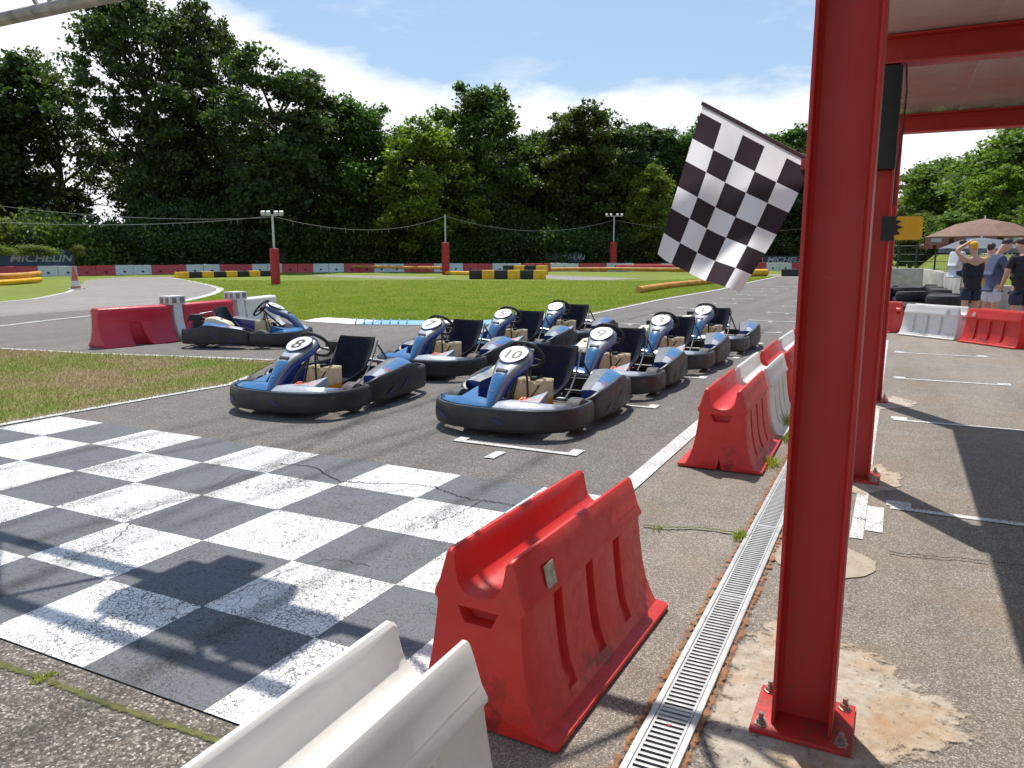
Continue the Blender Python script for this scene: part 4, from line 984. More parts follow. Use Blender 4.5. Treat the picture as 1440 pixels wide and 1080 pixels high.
# foam tubes
def tube_thing(px, r, mat, label, sag=0, name='foam_tube', grp='foam tubes edging the far track', z=None):
    pts = [at(*q) for q in px]; b = MB(); P = smooth_path([Vector((p.x, p.y, (r if z is None else z)+random.uniform(0, .03))) for p in pts], 4); b.tube(P, r, 12)
    o = b.obj(name, mat, smooth=50); tag(o, label, 'foam tube', grp); return o
tube_thing([(-60, 403), (20, 400), (56, 396.5)], .14, M['foamo'], 'thick orange foam tube on the lawn at the left edge', z=.38)
tube_thing([(-60, 405), (0, 402), (40, 399), (57, 397.5)], .12, M['yellow'], 'yellow foam tube under the orange one at the left edge')
tube_thing([(898, 412.5), (930, 407), (965, 403), (1010, 398), (1035, 395)], .12, M['foamo'], 'brown yellow foam tube lying on the lawn left of the flag')
tube_thing([(455, 382), (500, 379.8+3), (560, 384), (620, 385)], .10, M['foamo'], 'orange foam tube in front of the far barriers, left of the middle mast', z=.40)
tube_thing([(625, 386), (670, 387), (720, 385)], .12, M['yellow'], 'yellow foam tube right of the middle mast')
tube_thing([(775, 385), (850, 384.6), (930, 385), (1000, 385.6)], .12, M['foamo'], 'long orange foam tube in front of the far barriers behind the flag', z=.3)
tube_thing([(865, 382.7), (930, 382.4), (990, 382.4)], .14, M['farred'], 'red foam tube behind the long orange one', z=.4)
tube_thing([(1040, 390), (1060, 389), (1077, 388.5)], .22, M['yellow'], 'short yellow foam tube at the track edge behind the flag')
tube_thing([(940, 383), (1010, 383.6), (1070, 384)], .12, M['yellow'], 'thin yellow foam tube behind the flag')
for (xs, y0, y1, w_, lb) in ((range(8), 391.3, 388.2, 'yellow'), ) if False else ():
    pass
def blocks(x0, y0, x1, y1, n, label, first=0, w=.45, h=.36):
    p, q = at(x0, y0), at(x1, y1); L = (q-p).length/n; t = q-p
    for k in range(n):
        c_ = p.lerp(q, (k+.5)/n); yel = (k+first) % 2 == 0; b = MB(); b.box(-w/2, w/2, -L*.485, L*.485, 0, h, bev=.05)
        o = b.obj('track_block', M['yellow'] if yel else M['mblack']); o.location = (*c_, 0); o.rotation_euler.z = math.atan2(t.y, t.x)-math.pi/2
        tag(o, '%s %s block, low row %s' % (ORD[k//2], 'yellow' if yel else 'black', label), 'block', ('yellow' if yel else 'black')+' blocks in the low row '+label)
blocks(247, 391.5, 380, 388.5, 8, 'at the bend beside the near mast')
blocks(660, 392.5, 768, 392.8, 6, 'in front of the far track strip', 1, .4, .5)
blocks(708, 385.5, 770, 386, 4, 'behind the far track strip', 1, .5, .6)
b = MB(); b.box(-.5, .5, -.3, .3, 0, .45, bev=.05); o = b.obj('track_block', M['mblack']); o.location = (*at(1111, 388.5), 0); tag(o, 'single black block where the straight ends, right of the flag', 'block')
# traffic cone
cn = empty('traffic_cone', (*at(107, 407), 0), R(10), 'faded orange and white cone at the edge of the side track', 'cone')
MC = m_plain('faded_cone_red', (.52, .12, .08), .6)
cn.scale = (.85, .85, .92); cn.rotation_euler.x = R(3)
b = MB(); b.box(-.28, .28, -.28, .28, 0, .05, bev=.01); b.obj('base', M['farwhite'], cn)
b = MB(); b.lathe([(.22, .05), (.19, .25), (.13, .52), (.12, .56)], n=20); b.obj('cone_body', MC, cn)
b = MB(); b.lathe([(.125, .56), (.07, .86), (.03, 1.02), (0, 1.03)], n=20); b.obj('cone_tip', MC, cn)
b = MB(); b.lathe([(.212, .15), (.165, .38)], n=20); b.obj('band', M['farwhite'], cn, fix=False)
# masts
M['wire'] = m_plain('dull_wire', (.22, .22, .20), .6); M['mast'] = m_plain('mast_red_padding', (.36, .018, .020), .6); M['pale'] = m_plain('pale_metal', (.5, .52, .52), .5)
def mast(x, y, pad, top, lights, label, r=.17):
    p = at(x, y); e = empty('light_mast', (*p, 0), R(26), label, 'mast', 'masts carrying the string lights')
    b = MB(); b.lathe([(0, 0), (r, 0), (r, pad), (r*.85, pad+.03), (0, pad+.03)], n=18); b.obj('padding', M['mast'], e)
    b = MB(); b.tube([(0, 0, pad), (0, 0, top)], .05, 10); b.obj('pole', M['pale'], e)
    if lights:
        b = MB(); b.box(-.45*lights, .45*lights, -.03, .03, top-.03, top+.03); arm = b.obj('crossarm', M['pale'], e)
        for dx in (-.42, -.18, .18, .42):
            b = MB(); b.box(-.09, .09, -.08, .08, -.02, .16, bev=.02); o = b.obj('floodlight', M['pale'], e); o.location = (dx*lights, 0, top+.02); o.rotation_euler.x = R(25)
        return p, top
    return p, top
m1 = mast(388, 400, 1.62, 3.16, 1.0, 'near light mast with red padded foot and four floodlights on the lawn', .21)
m2 = mast(627, 386, 2.10, 3.95, 0, 'bare mast with red padded foot in the middle of the far lawn', .26)
m3 = mast(862, 381.5, 2.25, 4.25, 1.4, 'farthest light mast with floodlights, left of the flag', .28)
def cable(a, za, c_, zc, sag, label, bulbs=9):
    e = empty('string_light', (0, 0, 0), 0, label, 'string lights', 'string lights between the masts'); b = MB(); P = []
    for k in range(25):
        f = k/24; p = a.lerp(c_, f); P.append(Vector((p.x, p.y, za+(zc-za)*f-sag*4*f*(1-f))))
    b.tube(P, .011, 5); b.obj('wire', M['wire'], e)
    for k in range(bulbs):
        p = P[2+(k*22)//bulbs]; b = MB(); b.tube([(0, 0, 0), (.01, 0, -random.uniform(.06, .25))], .011, 5); o = b.obj('dropper', M['wire'], e); o.location = p
a1 = at(-150, 410); 
cable(at(-120, 405), 3.95, m1[0], 3.05, .45, 'upper string of lights running left from the near mast')
cable(at(-120, 415), 2.70, m1[0], 3.12, .35, 'lower string of lights running left from the near mast')
cable(m1[0], 3.10, m2[0], 3.85, .75, 'string of lights from the near mast to the bare middle mast', 14)
cable(m2[0], 3.85, m3[0], 3.95, .9, 'string of lights from the middle mast to the farthest mast', 14)
cable(m3[0], 3.95, at(1150, 380), 3.6, .7, 'string of lights running right from the farthest mast behind the flag', 8)
# banners
M['bannerb'] = m_plain('blue_banner', (.022, .055, .13), .5); M['bannerd'] = m_plain('dark_banner', (.03, .04, .05), .5); M['bwhite'] = m_plain('banner_white', (.36, .39, .42), .5)
def banner(x0, x1, y, ztop, zbot, mat, label, ts, push=1.5):
    p, q = (at(x0, y), at(x1, y)) if not isinstance(y, tuple) else (at(x0, y[0]), at(x1, y[1])); d = (p+q)/2; f = 1+push/d.length; p = p*f; q = q*f; t = q-p; L = t.length
    e = empty('advertising_banner', (*((p+q)/2), 0), math.atan2(t.y, t.x), label, 'banner')
    b = MB(); b.box(-L/2, L/2, -.02, .02, zbot, ztop); b.obj('board', mat, e, 0)
    tm = text_mesh('MICHELIN', ts, M['bwhite'], .25, width=1.25, offset=.012); o = link('lettering', tm, e); o.location = (L*.10, -.026, (ztop+zbot)/2); o.rotation_euler = (R(90), 0, 0)
    for sx in (-.5, .5):
        b = MB(); b.tube([(sx*L, .05, 0), (sx*L, .05, ztop)], .04, 6); b.obj('stake', M['pale'], e)
banner(-14, 106, (390.3, 387.9), 1.62, .55, M['bannerb'], 'blue banner with white lettering half covered by leaves at the left edge', .62, 1.0)
banner(769, 817, 381.5, 1.42, .66, M['bannerb'], 'small blue banner with white lettering behind the far barriers', .48, 1.5)
banner(1072, 1128, 380.6, 1.18, .50, M['bannerd'], 'dark banner with pale lettering right of the flag', .60, 1.5)
# yellow hut at the end of the straight
hp = at(1140, 378.5)*1.06; hut = empty('hut', (*hp, 0), R(10), 'low dull yellow hut beyond the end of the straight', 'hut')
b = MB(); b.box(-2.6, 3.5, -2, 2, 0, 3.0); b.obj('wall', m_plain('dull_yellow_wall', (.30, .22, .06), .8), hut, 0)
b = MB(); b.add([(-3.2, -2.3, 3.0), (3.9, -2.3, 3.0), (3.9, 2.3, 3.0), (-3.2, 2.3, 3.0), (0.3, -2.3, 4.1), (.3, 2.3, 4.1)], [(0, 1, 4), (2, 3, 5), (0, 4, 5, 3), (1, 2, 5, 4), (0, 3, 2, 1)]); b.obj('roof', m_plain('hut_roof', (.12, .10, .08), .8), hut, 0)
b = MB(); b.box(-.5, .5, -2.04, -2.002, 0, 2.1); b.obj('door', M['farred'], hut, 0)

# ------------------------------------------------------------------ pit side: tyres, wall, fence, parasols
tb = MB(); tb.lathe([(.175, -.075), (.20, -.095), (.26, -.105), (.305, -.09), (.322, -.05), (.325, 0), (.322, .05), (.305, .09), (.26, .105), (.20, .095), (.175, .075), (.185, .0)], n=36, closed=True)
for k in (-.035, 0, .035): tb.lathe([(.327, k-.006), (.330, k), (.327, k+.006), (.318, k)], n=36, closed=True)
tyre_me = tb.me(M['rubber'], 40)
ty = []
def tyre(x, y, z, lb, g='old tyres heaped before the concrete wall', tilt=0):
    o = link('tyre', tyre_me); o.location = (x, y, z+.105); o.rotation_euler = (tilt, random.uniform(-.04, .04), random.random()*6); tag(o, lb, 'tyre', g); ty.append(o); return o
tyre(.86, 17.75, .0, 'tyre at the bottom of the nearest stack, left of the concrete block', None); tyre(.88, 17.78, .21, 'middle tyre of the nearest stack, left of the concrete block', None); tyre(.86, 17.72, .42, 'top tyre of the nearest stack, left of the concrete block', None)
rr = random.Random(3)
for iy in range(9):
    for ix in range(3):
        x = -.40+ix*.68+rr.uniform(-.08, .08); y = 17.9+iy*.72+rr.uniform(-.06, .06)
        if iy < 1 and ix == 2: continue
        nlev = 2 if (ix+iy) % 3 else 3
        if iy > 4: nlev = 3
        for l in range(nlev): tyre(x+rr.uniform(-.04, .04), y+rr.uniform(-.04, .04), l*.205, '%s tyre of the %s stack, %s row from the front of the heap' % (['lowest', 'second', 'third'][l], ['left', 'middle', 'right'][ix], ORD[iy]), tilt=rr.uniform(-.08, .08) if l == nlev-1 else 0)
wall = empty('concrete_wall', (0, 0, 0), 0, 'low concrete wall running behind the heap of tyres', 'wall')
def wseg(p, q, z, th=.22):
    p = Vector(p); q = Vector(q); t = (q-p).normalized(); n = Vector((-t.y, t.x))*th/2
    b = MB(); b.prism([p+n, q+n, q-n, p-n], 0, z); me = b.me(M['concrete'], 0)
    link('wall_section', baked('x', me, [('BEVEL', dict(width=.015, segments=2))], M['concrete'], smooth=40), wall)
wseg((1.36, 19.1), (1.13, 22.2), .95); wseg((1.12, 22.25), (.80, 27.0), .97); wseg((.78, 27.1), (-.75, 27.9), .98)
b = MB(); b.box(-.18, .18, -.25, .25, 0, .93, bev=.02); o = b.obj('concrete_block', M['concrete']); o.location = (1.36, 18.45, 0); tag(o, 'upright concrete block with dark front at the near end of the wall', 'block')
b = MB(); b.box(-.14, .14, -.262, -.253, .45, .88); o2 = b.obj('dark_face', m_plain('dark_grey_face', (.08, .08, .08), .7), o, 0)  # thin dark rectangle over the upper front face of the block
b = MB(); b.box(-.9, .9, -.12, .12, 0, .80, bev=.02); o = b.obj('concrete_block', M['concrete']); o.location = (2.45, 18.7, 0); tag(o, 'long pale concrete block behind the people at the right edge', 'block')
# grass bank
vs = []; fs = []; NX, NY = 60, 16
for j in range(NY+1):
    for i in range(NX+1):
        x = -1.5+i*.8; y = 24+j*1.8; f = min(1, max(0, (y-28.5)/7)); g = min(1, max(0, (x-.1)/1.7)); vs.append((x, y, .01+1.35*(f*f*(3-2*f))*(g*g*(3-2*g))+.03*math.sin(x*2+y)))
for j in range(NY):
    for i in range(NX): a = j*(NX+1)+i; fs.append((a, a+1, a+NX+2, a+NX+1))
tag(link('grass_bank', mesh(vs, fs, M['grass'], 60)), kind='structure')
# mesh fence
fe = empty('wire_fence', (0, 0, 0), 0, 'dark green wire fence with thin posts along the grass bank', 'fence')
M['fgreen'] = m_plain('fence_green', (.02, .05, .04), .5)
fp0, fp1 = Vector((-1.2, 31.5)), Vector((4.6, 30.0))
for k in range(11):
    p = fp0.lerp(fp1, k/10); b = MB(); b.tube([(p.x, p.y, 0), (p.x, p.y, 1.75)], .035, 6); b.obj('fence_post', M['fgreen'], fe)
b = MB()
for z in (.9, 1.15, 1.4, 1.7): b.tube([(fp0.x, fp0.y, z), (fp1.x, fp1.y, z)], .008, 4)
for k in range(120): p = fp0.lerp(fp1, k/119); b.tube([(p.x, p.y, .7), (p.x, p.y, 1.7)], .004, 3, cap=False)
o = b.obj('wire_mesh', M['fgreen'], fe, 0); o['kind'] = 'stuff'
# parasols
def parasol(p, R_, zr, za, mat, label, n=8, flap=.2, logo=None):
    e = empty('parasol', (*p, 0), R(11), label, 'parasol')
    b = MB(); vs = [(0, 0, za)]; ring1 = []; 
    for fr, fz in ((.5, .62), (1.0, 0)):
        for k in range(n*2):
            a = k*math.tau/(n*2); rr_ = R_*fr*(1 if k % 2 == 0 else .955); zz = zr+(za-zr)*fz-(0 if k % 2 == 0 else -.015)+(.03 if fr == .5 else 0); vs.append((rr_*math.cos(a), rr_*math.sin(a), zz))
    N = n*2; fs = [(0, 1+k, 1+(k+1) % N) for k in range(N)]+[(1+k, 1+N+k, 1+N+(k+1) % N, 1+(k+1) % N) for k in range(N)]
    b.add(vs, fs); me = b.me(mat, 12); link('canopy_cloth', baked('x', me, [('SOLIDIFY', dict(thickness=.012))], mat, smooth=12), e)
    for k in range(n):
        a0, a1_ = k*math.tau/n+.05, (k+1)*math.tau/n-.05; am = (a0+a1_)/2
        P0 = Vector((R_*math.cos(a0), R_*math.sin(a0), zr)); P1 = Vector((R_*math.cos(a1_), R_*math.sin(a1_), zr)); b = MB()
        b.add([P0, P1, P1-Vector((0, 0, flap)), P0.lerp(P1, .5)*1.0-Vector((0, 0, flap*1.15)), P0-Vector((0, 0, flap))], [(0, 1, 2, 3, 4)]); f_ = b.obj('flap', mat, e, 0, fix=False)
        if logo:
            Q = P0.lerp(P1, .5)*1.004; b = MB(); t = (P1-P0).normalized(); b.add([Q-t*.22-Vector((0, 0, .05)), Q+t*.22-Vector((0, 0, .05)), Q+t*.22-Vector((0, 0, .15)), Q-t*.22-Vector((0, 0, .15))], [(0, 1, 2, 3)]); b.obj('print_patch', M['bwhite'], f_, 0, fix=False)
    b = MB(); b.tube([(0, 0, 0), (0, 0, za+.08)], .025, 8); b.obj('pole', M['chrome'], e)
MBr = m_plain('brown_parasol_cloth', (.20, .105, .07), .8); MGr = m_plain('grey_parasol_cloth', (.12, .13, .16), .8)
parasol(away(1380, 26.0), 1.50, 1.90, 2.42, MBr, 'large brown parasol behind the people at the right', logo=True)
parasol(away(1378, 23.4), .98, 1.56, 1.84, MGr, 'smaller grey parasol with white edge under the brown one', flap=.10)
parasol(away(1340, 31.5), 1.1, 1.72, 2.0, m_plain('dull_red_cloth', (.25, .07, .05), .8), 'dull red parasol behind the brown one, by the fence', flap=.12)

# ------------------------------------------------------------------ people
def skin_mesh(nodes, edges, mat, sub=2):
    names = list(nodes); me = D.meshes.new('b'); me.from_pydata([nodes[k][0] for k in names], [(names.index(a), names.index(b_)) for a, b_ in edges], [])
    o = D.objects.new('t', me); COL.objects.link(o); sm = o.modifiers.new('s', 'SKIN'); sm.use_smooth_shade = True
    sv = me.skin_vertices[0].data
    for i, k in enumerate(names): r = nodes[k][1]; sv[i].radius = r if isinstance(r, tuple) else (r, r); sv[i].use_root = (i == 0)
    ss = o.modifiers.new('u', 'SUBSURF'); ss.levels = sub; ss.render_levels = sub
    dg = bpy.context.evaluated_depsgraph_get(); out = D.meshes.new_from_object(o.evaluated_get(dg)); D.objects.remove(o)
    out.materials.clear(); out.materials.append(mat); out.polygons.foreach_set('use_smooth', [True]*len(out.polygons)); return out
def person(p, rz, label, shirt, shorts, armL, armR, S=1., lean=0., headtilt=.12, seated=False, sleeves=True, cap=None, hairm='hair', extra=None):
    """faces +y; armL / armR = (elbow, hand)"""
    e = empty('person', (p[0], p[1], 0), rz, label, 'person'); e.scale = (S,)*3
    L = lean
    zoff = -.36 if seated else 0
    J = dict(pelvis=((0, 0, .95), (.15, .11)), waist=((0, L*.3, 1.10), (.135, .10)), chest=((0, L*.7, 1.32), (.165, .115)), neckb=((0, L, 1.47), (.075, .07)), neck=((0, L+.02, 1.53), .055),
             head=((0, L+.05+headtilt*.3, 1.63), (.078, .092)), crown=((0, L+.045+headtilt*.45, 1.73), (.07, .085)), nose=((0, L+.165+headtilt*.3, 1.625), .016))
    for s, n_, (el, hd) in ((-1, 'l', armL), (1, 'r', armR)):
        J['sh'+n_] = ((s*.185, L*.9, 1.42), .062); J['el'+n_] = (el, .045); J['wr'+n_] = (hd, .03); v = (Vector(hd)-Vector(el)).normalized(); J['pm'+n_] = (tuple(Vector(hd)+v*.06), (.042, .022))
        for q in range(4): J['fg%d' % q+n_] = (tuple(Vector(hd)+v*(.15-.012*abs(q-1.5))+Vector((.016*(q-1.5), .02, 0))), .009)
        J['th'+n_] = (tuple(Vector(hd)+v*.08+Vector((-s*.045, .02, 0))), .011)
        J['ear'+n_] = ((s*.085, L+.04+headtilt*.3, 1.63), .016)
        if seated: J['hp'+n_] = ((s*.09, .02, .93), .095); J['kn'+n_] = ((s*.14, .44, .95), .065); J['an'+n_] = ((s*.14, .46, .50), .042); J['ft'+n_] = ((s*.14, .60, .46), .035)
        else: J['hp'+n_] = ((s*.095, 0, .88), .10); J['kn'+n_] = ((s*.115, .03*s, .50), .062); J['an'+n_] = ((s*.12, .0, .09), .042); J['ft'+n_] = ((s*.13, .15, .035), .036)
    E = [('pelvis', 'waist'), ('waist', 'chest'), ('chest', 'neckb'), ('neckb', 'neck'), ('neck', 'head'), ('head', 'crown'), ('head', 'nose')]
    for n_ in 'lr': E += [('chest', 'sh'+n_), ('sh'+n_, 'el'+n_), ('el'+n_, 'wr'+n_), ('wr'+n_, 'pm'+n_), ('pm'+n_, 'th'+n_), ('head', 'ear'+n_), ('pelvis', 'hp'+n_), ('hp'+n_, 'kn'+n_), ('kn'+n_, 'an'+n_), ('an'+n_, 'ft'+n_)]+[('pm'+n_, 'fg%d' % q+n_) for q in range(4)]
    body = link('body', skin_mesh(J, E, M['skin'], 2), e); 
    T = {k: (J[k][0], tuple(r+.022 for r in (J[k][1] if isinstance(J[k][1], tuple) else (J[k][1],)*2))) for k in ('pelvis', 'waist', 'chest')}
    T['pelvis'] = ((0, 0, .96), (.172, .132)); T['hem'] = ((0, 0, .84), (.178, .138)); T['nb'] = ((0, L*.95, 1.465), (.085, .075)); TE = [('pelvis', 'hem'), ('pelvis', 'waist'), ('waist', 'chest'), ('chest', 'nb')]
    for s, n_, (el, hd) in ((-1, 'l', armL), (1, 'r', armR)):
        T['s'+n_] = (J['sh'+n_][0], .082); TE.append(('chest', 's'+n_))
        if sleeves: T['e'+n_] = (tuple(Vector(J['sh'+n_][0]).lerp(Vector(el), .72)), .066); TE.append(('s'+n_, 'e'+n_))
    link('shirt', skin_mesh(T, TE, shirt, 2), e)
    B = {'p': ((0, 0, .93), (.165, .125)), 'w': ((0, 0, 1.02), (.155, .115))}; BE = [('p', 'w')]
    for n_ in 'lr':
        B['h'+n_] = (J['hp'+n_][0], .122); B['k'+n_] = (tuple(Vector(J['hp'+n_][0]).lerp(Vector(J['kn'+n_][0]), .78)), .112); BE += [('p', 'h'+n_), ('h'+n_, 'k'+n_)]
    link('shorts', skin_mesh(B, BE, shorts, 2), e)
    hc = Vector(J['crown'][0]); b = MB(); bm = bmesh.new(); bmesh.ops.create_icosphere(bm, subdivisions=3, radius=1)
    for v in bm.verts: v.co = Vector((v.co.x*.080, v.co.y*.092-.018, v.co.z*.075 if v.co.z > -.15 else -.012-.10*max(0, -v.co.y)))+hc+Vector((0, 0, -.015))
    me = D.meshes.new('h'); bm.to_mesh(me); bm.free(); me.polygons.foreach_set('use_smooth', [True]*len(me.polygons)); me.materials.append(M[hairm]); link('cap' if cap else 'hair', me, e)
    if cap: b.box(-.07, .07, hc.y+.07, hc.y+.18, hc.z-.03, hc.z-.015, bev=.006); b.obj('cap_brim', M[hairm], e)
    for n_ in 'lr':
        f_ = Vector(J['ft'+n_][0]); b = MB(); b.box(f_.x-.05, f_.x+.05, f_.y-.20, f_.y+.08, f_.z-.035, f_.z+.045, bev=.025); b.obj('shoe', M['bwhite'], e)
    return e
CLB = m_plain('slate_blue_shirt', (.075, .095, .17), .85); CLW = m_plain('white_shorts', (.55, .56, .62), .85); CLK = m_plain('black_shirt', (.015, .015, .02), .85); CLD = m_plain('dark_shorts', (.02, .03, .06), .85); CLY = m_plain('yellow_top', (.62, .33, .03), .8)
M['capy'] = m_plain('yellow_cap', (.70, .36, .02), .7); CWT = m_plain('white_tee', (.6, .62, .68), .85)
camdir = lambda p: math.atan2(-p[0], p[1])
pA = away(1400, 16.4); person(pA, R(-70), 'man in slate blue T-shirt and white shorts at the right, looking down', CLB, CLW, ((-.22, .16, 1.18), (-.12, .40, 1.25)), ((.23, .14, 1.16), (.12, .38, 1.24)), S=.96, lean=.05, headtilt=.25)
pB = away(1371, 17.0); person(pB, R(20), 'person in black sleeveless top raising an arm to a yellow cap', CLK, CLD, ((-.30, .12, 1.60), (-.10, .12, 1.74)), ((.24, .02, 1.14), (.20, .16, .98)), S=.94, sleeves=False, cap=True, hairm='capy', headtilt=.1)
pC = away(1443, 15.6); person(pC, R(25), 'man in black T-shirt at the right edge seen from behind', CLK, CLD, ((-.26, .06, 1.15), (-.24, .20, .95)), ((.25, .10, 1.18), (.12, .34, 1.35)), S=.96, lean=.04, headtilt=.2)
pD = away(1345, 18.6); person(pD, R(-55), 'boy with white shirt and dark vest sitting on the wall left of the others', CWT, CLD, ((-.22, .12, 1.16), (-.10, .30, 1.12)), ((.22, .12, 1.16), (.10, .30, 1.12)), S=.80, lean=.05, seated=True, headtilt=.2)
pE = away(1392, 18.2); person(pE, R(-20), 'person in a yellow top half hidden behind the man in slate blue', CLY, CLD, ((-.24, .03, 1.14), (-.22, .12, .92)), ((.24, .03, 1.14), (.22, .12, .92)), S=.93)
D.objects['person.003'].location.z = .30 if 'person.003' in D.objects else 0

# ------------------------------------------------------------------ trees
def quads_mesh(C, size, mat, up=.3, aspect=.6, sizes=None):
    n_ = len(C); N = NR.normal(size=(n_, 3)); N[:, 2] = np.abs(N[:, 2])+up; N /= np.linalg.norm(N, axis=1)[:, None]
    T = NR.normal(size=(n_, 3)); T -= (T*N).sum(1)[:, None]*N; T /= np.linalg.norm(T, axis=1)[:, None]; B = np.cross(N, T)
    s = (sizes if sizes is not None else size*NR.uniform(.6, 1.3, n_))[:, None]
    V = np.stack([C-T*s, C+B*s*aspect+N*s*.15, C+T*s, C-B*s*aspect+N*s*.15], 1).reshape(-1, 3)
    me = D.meshes.new('leaves'); me.vertices.add(len(V)); me.vertices.foreach_set('co', V.astype(np.float32).ravel())
    me.loops.add(n_*4); me.loops.foreach_set('vertex_index', np.arange(n_*4, dtype=np.int32)); me.polygons.add(n_); me.polygons.foreach_set('loop_start', np.arange(0, n_*4, 4, dtype=np.int32)); me.polygons.foreach_set('loop_total', np.full(n_, 4, dtype=np.int32))
    me.update(calc_edges=True); me.materials.append(mat); return me
def make_tree(H, W, base, seed, nclump, nleaf, mat, leaf=.22, lobes=13, sparse=1., shape='round'):
    rg = np.random.default_rng(seed); lob = []
    for k in range(lobes):
        f = (k+.5)/lobes; z = base+(H-base)*(.10+.84*f); 
        prof = math.sin(math.pi*min(1, .16+.80*f))**.75 if shape == 'round' else (1-f)**.6*.9+.12 if shape == 'cone' else math.sin(math.pi*(.10+.62*f))
        a = k*2.4+rg.uniform(-.5, .5); r = W*.5*prof*rg.uniform(.45, .85); lr = W*.5*rg.uniform(.30, .50)*(.55+.5*prof); lob.append((np.array([r*math.cos(a), r*math.sin(a), min(z, H-lr*.7)]), lr))
    cl = []
    for i in range(nclump):
        c_, lr = lob[rg.integers(lobes)]; d = rg.normal(size=3); d[2] = d[2]*.8+.15; d /= np.linalg.norm(d); cl.append((c_+d*lr*rg.uniform(.55, 1.05), rg.uniform(.35, .75)*min(1, W/7)))
    pts = []
    for c_, r in cl:
        k = int(nleaf*rg.uniform(.5, 1.4)); d = rg.normal(size=(k, 3))*np.array([1, 1, .6])*r*.62; pts.append(c_+d)
    C = np.concatenate(pts); C = C[C[:, 2] > .3]
    crown = quads_mesh(C, leaf, mat)
    b = MB(); th = base+(H-base)*.72; bend = rg.uniform(-.4, .4, 2)
    tr = [Vector((bend[0]*math.sin(f*2)*.6, bend[1]*math.sin(f*2.3)*.6, th*f)) for f in (0, .15, .35, .55, .75, 1)]; r0 = H*.017+.06
    b.tube(tr, [r0*1.3, r0, r0*.85, r0*.65, r0*.4, r0*.15], 7)
    for c_, lr in lob:
        zf = max(base*.55, c_[2]-W*.28); f = min(.95, zf/th); i = min(4, int(f*5)); s0 = tr[0].lerp(tr[-1], f); mid = s0.lerp(Vector(c_), .5)+Vector((0, 0, .25)); b.tube([s0, mid, Vector(c_)], [r0*.38, r0*.22, .02], 5)
        for q in range(3):
            dd = Vector(rg.normal(size=3)).normalized()*lr*.8; b.tube([mid, Vector(c_)+dd], [r0*.14, .012], 4)
    return b.me(M['bark'], 60), crown
TV = {}
TV['big'] = make_tree(22, 13.5, 4.0, 1, 470, 92, M['leafD'], .18, 28)
TV['mid'] = make_tree(13, 7.5, 1.6, 2, 250, 110, M['leafM'], .165, 19)
TV['mid2'] = make_tree(13, 6.5, 1.2, 3, 235, 110, M['leafD'], .165, 19, shape='tall')
TV['yel'] = make_tree(11, 6.5, 1.2, 4, 210, 110, M['leafY'], .155, 17)
TV['sparse'] = make_tree(15, 9, 2.0, 5, 200, 62, M['leafM'], .155, 20)
TV['con'] = make_tree(13, 5.5, 1.0, 6, 230, 95, M['leafD'], .15, 19, shape='cone')
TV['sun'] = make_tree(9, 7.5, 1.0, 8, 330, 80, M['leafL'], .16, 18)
TH = dict(big=22, mid=13, mid2=13, yel=11, sparse=15, con=13, sun=9)
def tree(kind, x, topy, s, label, wf=1., group=None, name='broadleaf_tree', z0=0):
    p = away(x, s); d = ray(x, topy); h = CAMH+d.z/math.hypot(d.x, d.y)*s-z0
    e = empty(name, (*p, z0), random.random()*6.28, label, 'tree', group); k = h/TH[kind]*1.03; e.scale = (k*wf, k*wf, k)
    tm, cm = TV[kind]; link('trunk', tm, e); link('crown', cm, e); return e
main = [('mid2', 12, 78, 73, 'dark tree at the left edge, left of the thin light one', 1.0), ('sparse', 92, 84, 74, 'thin light green tree with sky showing through, left of the tallest tree', 1.0),
        ('big', 222, 2, 69, 'tallest tree with broad dark crown touching the top of the photo', .98), ('big', 312, 26, 70, 'second tallest tree, right shoulder of the tallest one', .78),
        ('mid2', 398, 92, 63, 'dark slender tree stepping down right of the two tallest', 1.1), ('sparse', 468, 140, 67, 'grey green tree right of the dark slender one', .95), ('mid', 520, 150, 66, 'round green tree left of the low yellowish one', 1.0),
        ('yel', 600, 178, 63, 'yellow green tree left of the pointed middle tree', 1.15), ('mid', 672, 130, 68, 'pointed dark tree standing up in the middle of the treeline', 1.0), ('sparse', 748, 186, 72, 'pale thin tree right of the pointed middle tree', .9),
        ('mid', 815, 160, 69, 'broad green tree above the small blue banner', 1.1), ('mid2', 868, 172, 70, 'dark tree above the farthest light mast', 1.1), ('con', 935, 184, 72, 'narrow pointed tree left of the flag', 1.2),
        ('mid', 985, 172, 74, 'tree directly behind the flag pole tip', 1.0), ('mid2', 1050, 205, 76, 'tree hidden behind the middle of the flag', 1.2), ('mid', 1100, 190, 78, 'tree between the flag and the nearest post', 1.1), ('mid', 1165, 205, 80, 'tree behind the nearest red post', 1.2),
        ('yel', 915, 240, 66, 'low yellow green tree whose branches reach towards the flag', .95)]
for kind, x, ty_, s, lb, wf in main: tree(kind, x, ty_, s, lb, wf)
GF = 'filling trees standing between the larger ones of the treeline'
rt = random.Random(5)
fill = 0
for i in range(38):
    x = -170+i*36+rt.uniform(-10, 10)
    ty_ = 215+rt.uniform(-25, 35) if x > 430 else 215+rt.uniform(-30, 45)
    if 125 < x < 178: continue
    if 40 < x < 205: ty_ = 262
    tree(rt.choice(['mid', 'mid2', 'mid2', 'con']), x, ty_, 72+rt.uniform(0, 14), ORD[fill]+' dark filling tree from the left, standing behind the front row', 1.25, GF); fill += 1
for i, (x, ty_) in enumerate(((-40, 95), (-95, 60), (-160, 90))): tree('mid2', x, ty_, 72+i*3, 'dark tree beyond the left edge of the photo', 1.2, 'trees beyond the left edge')
GS = 'sunlit trees on the right'
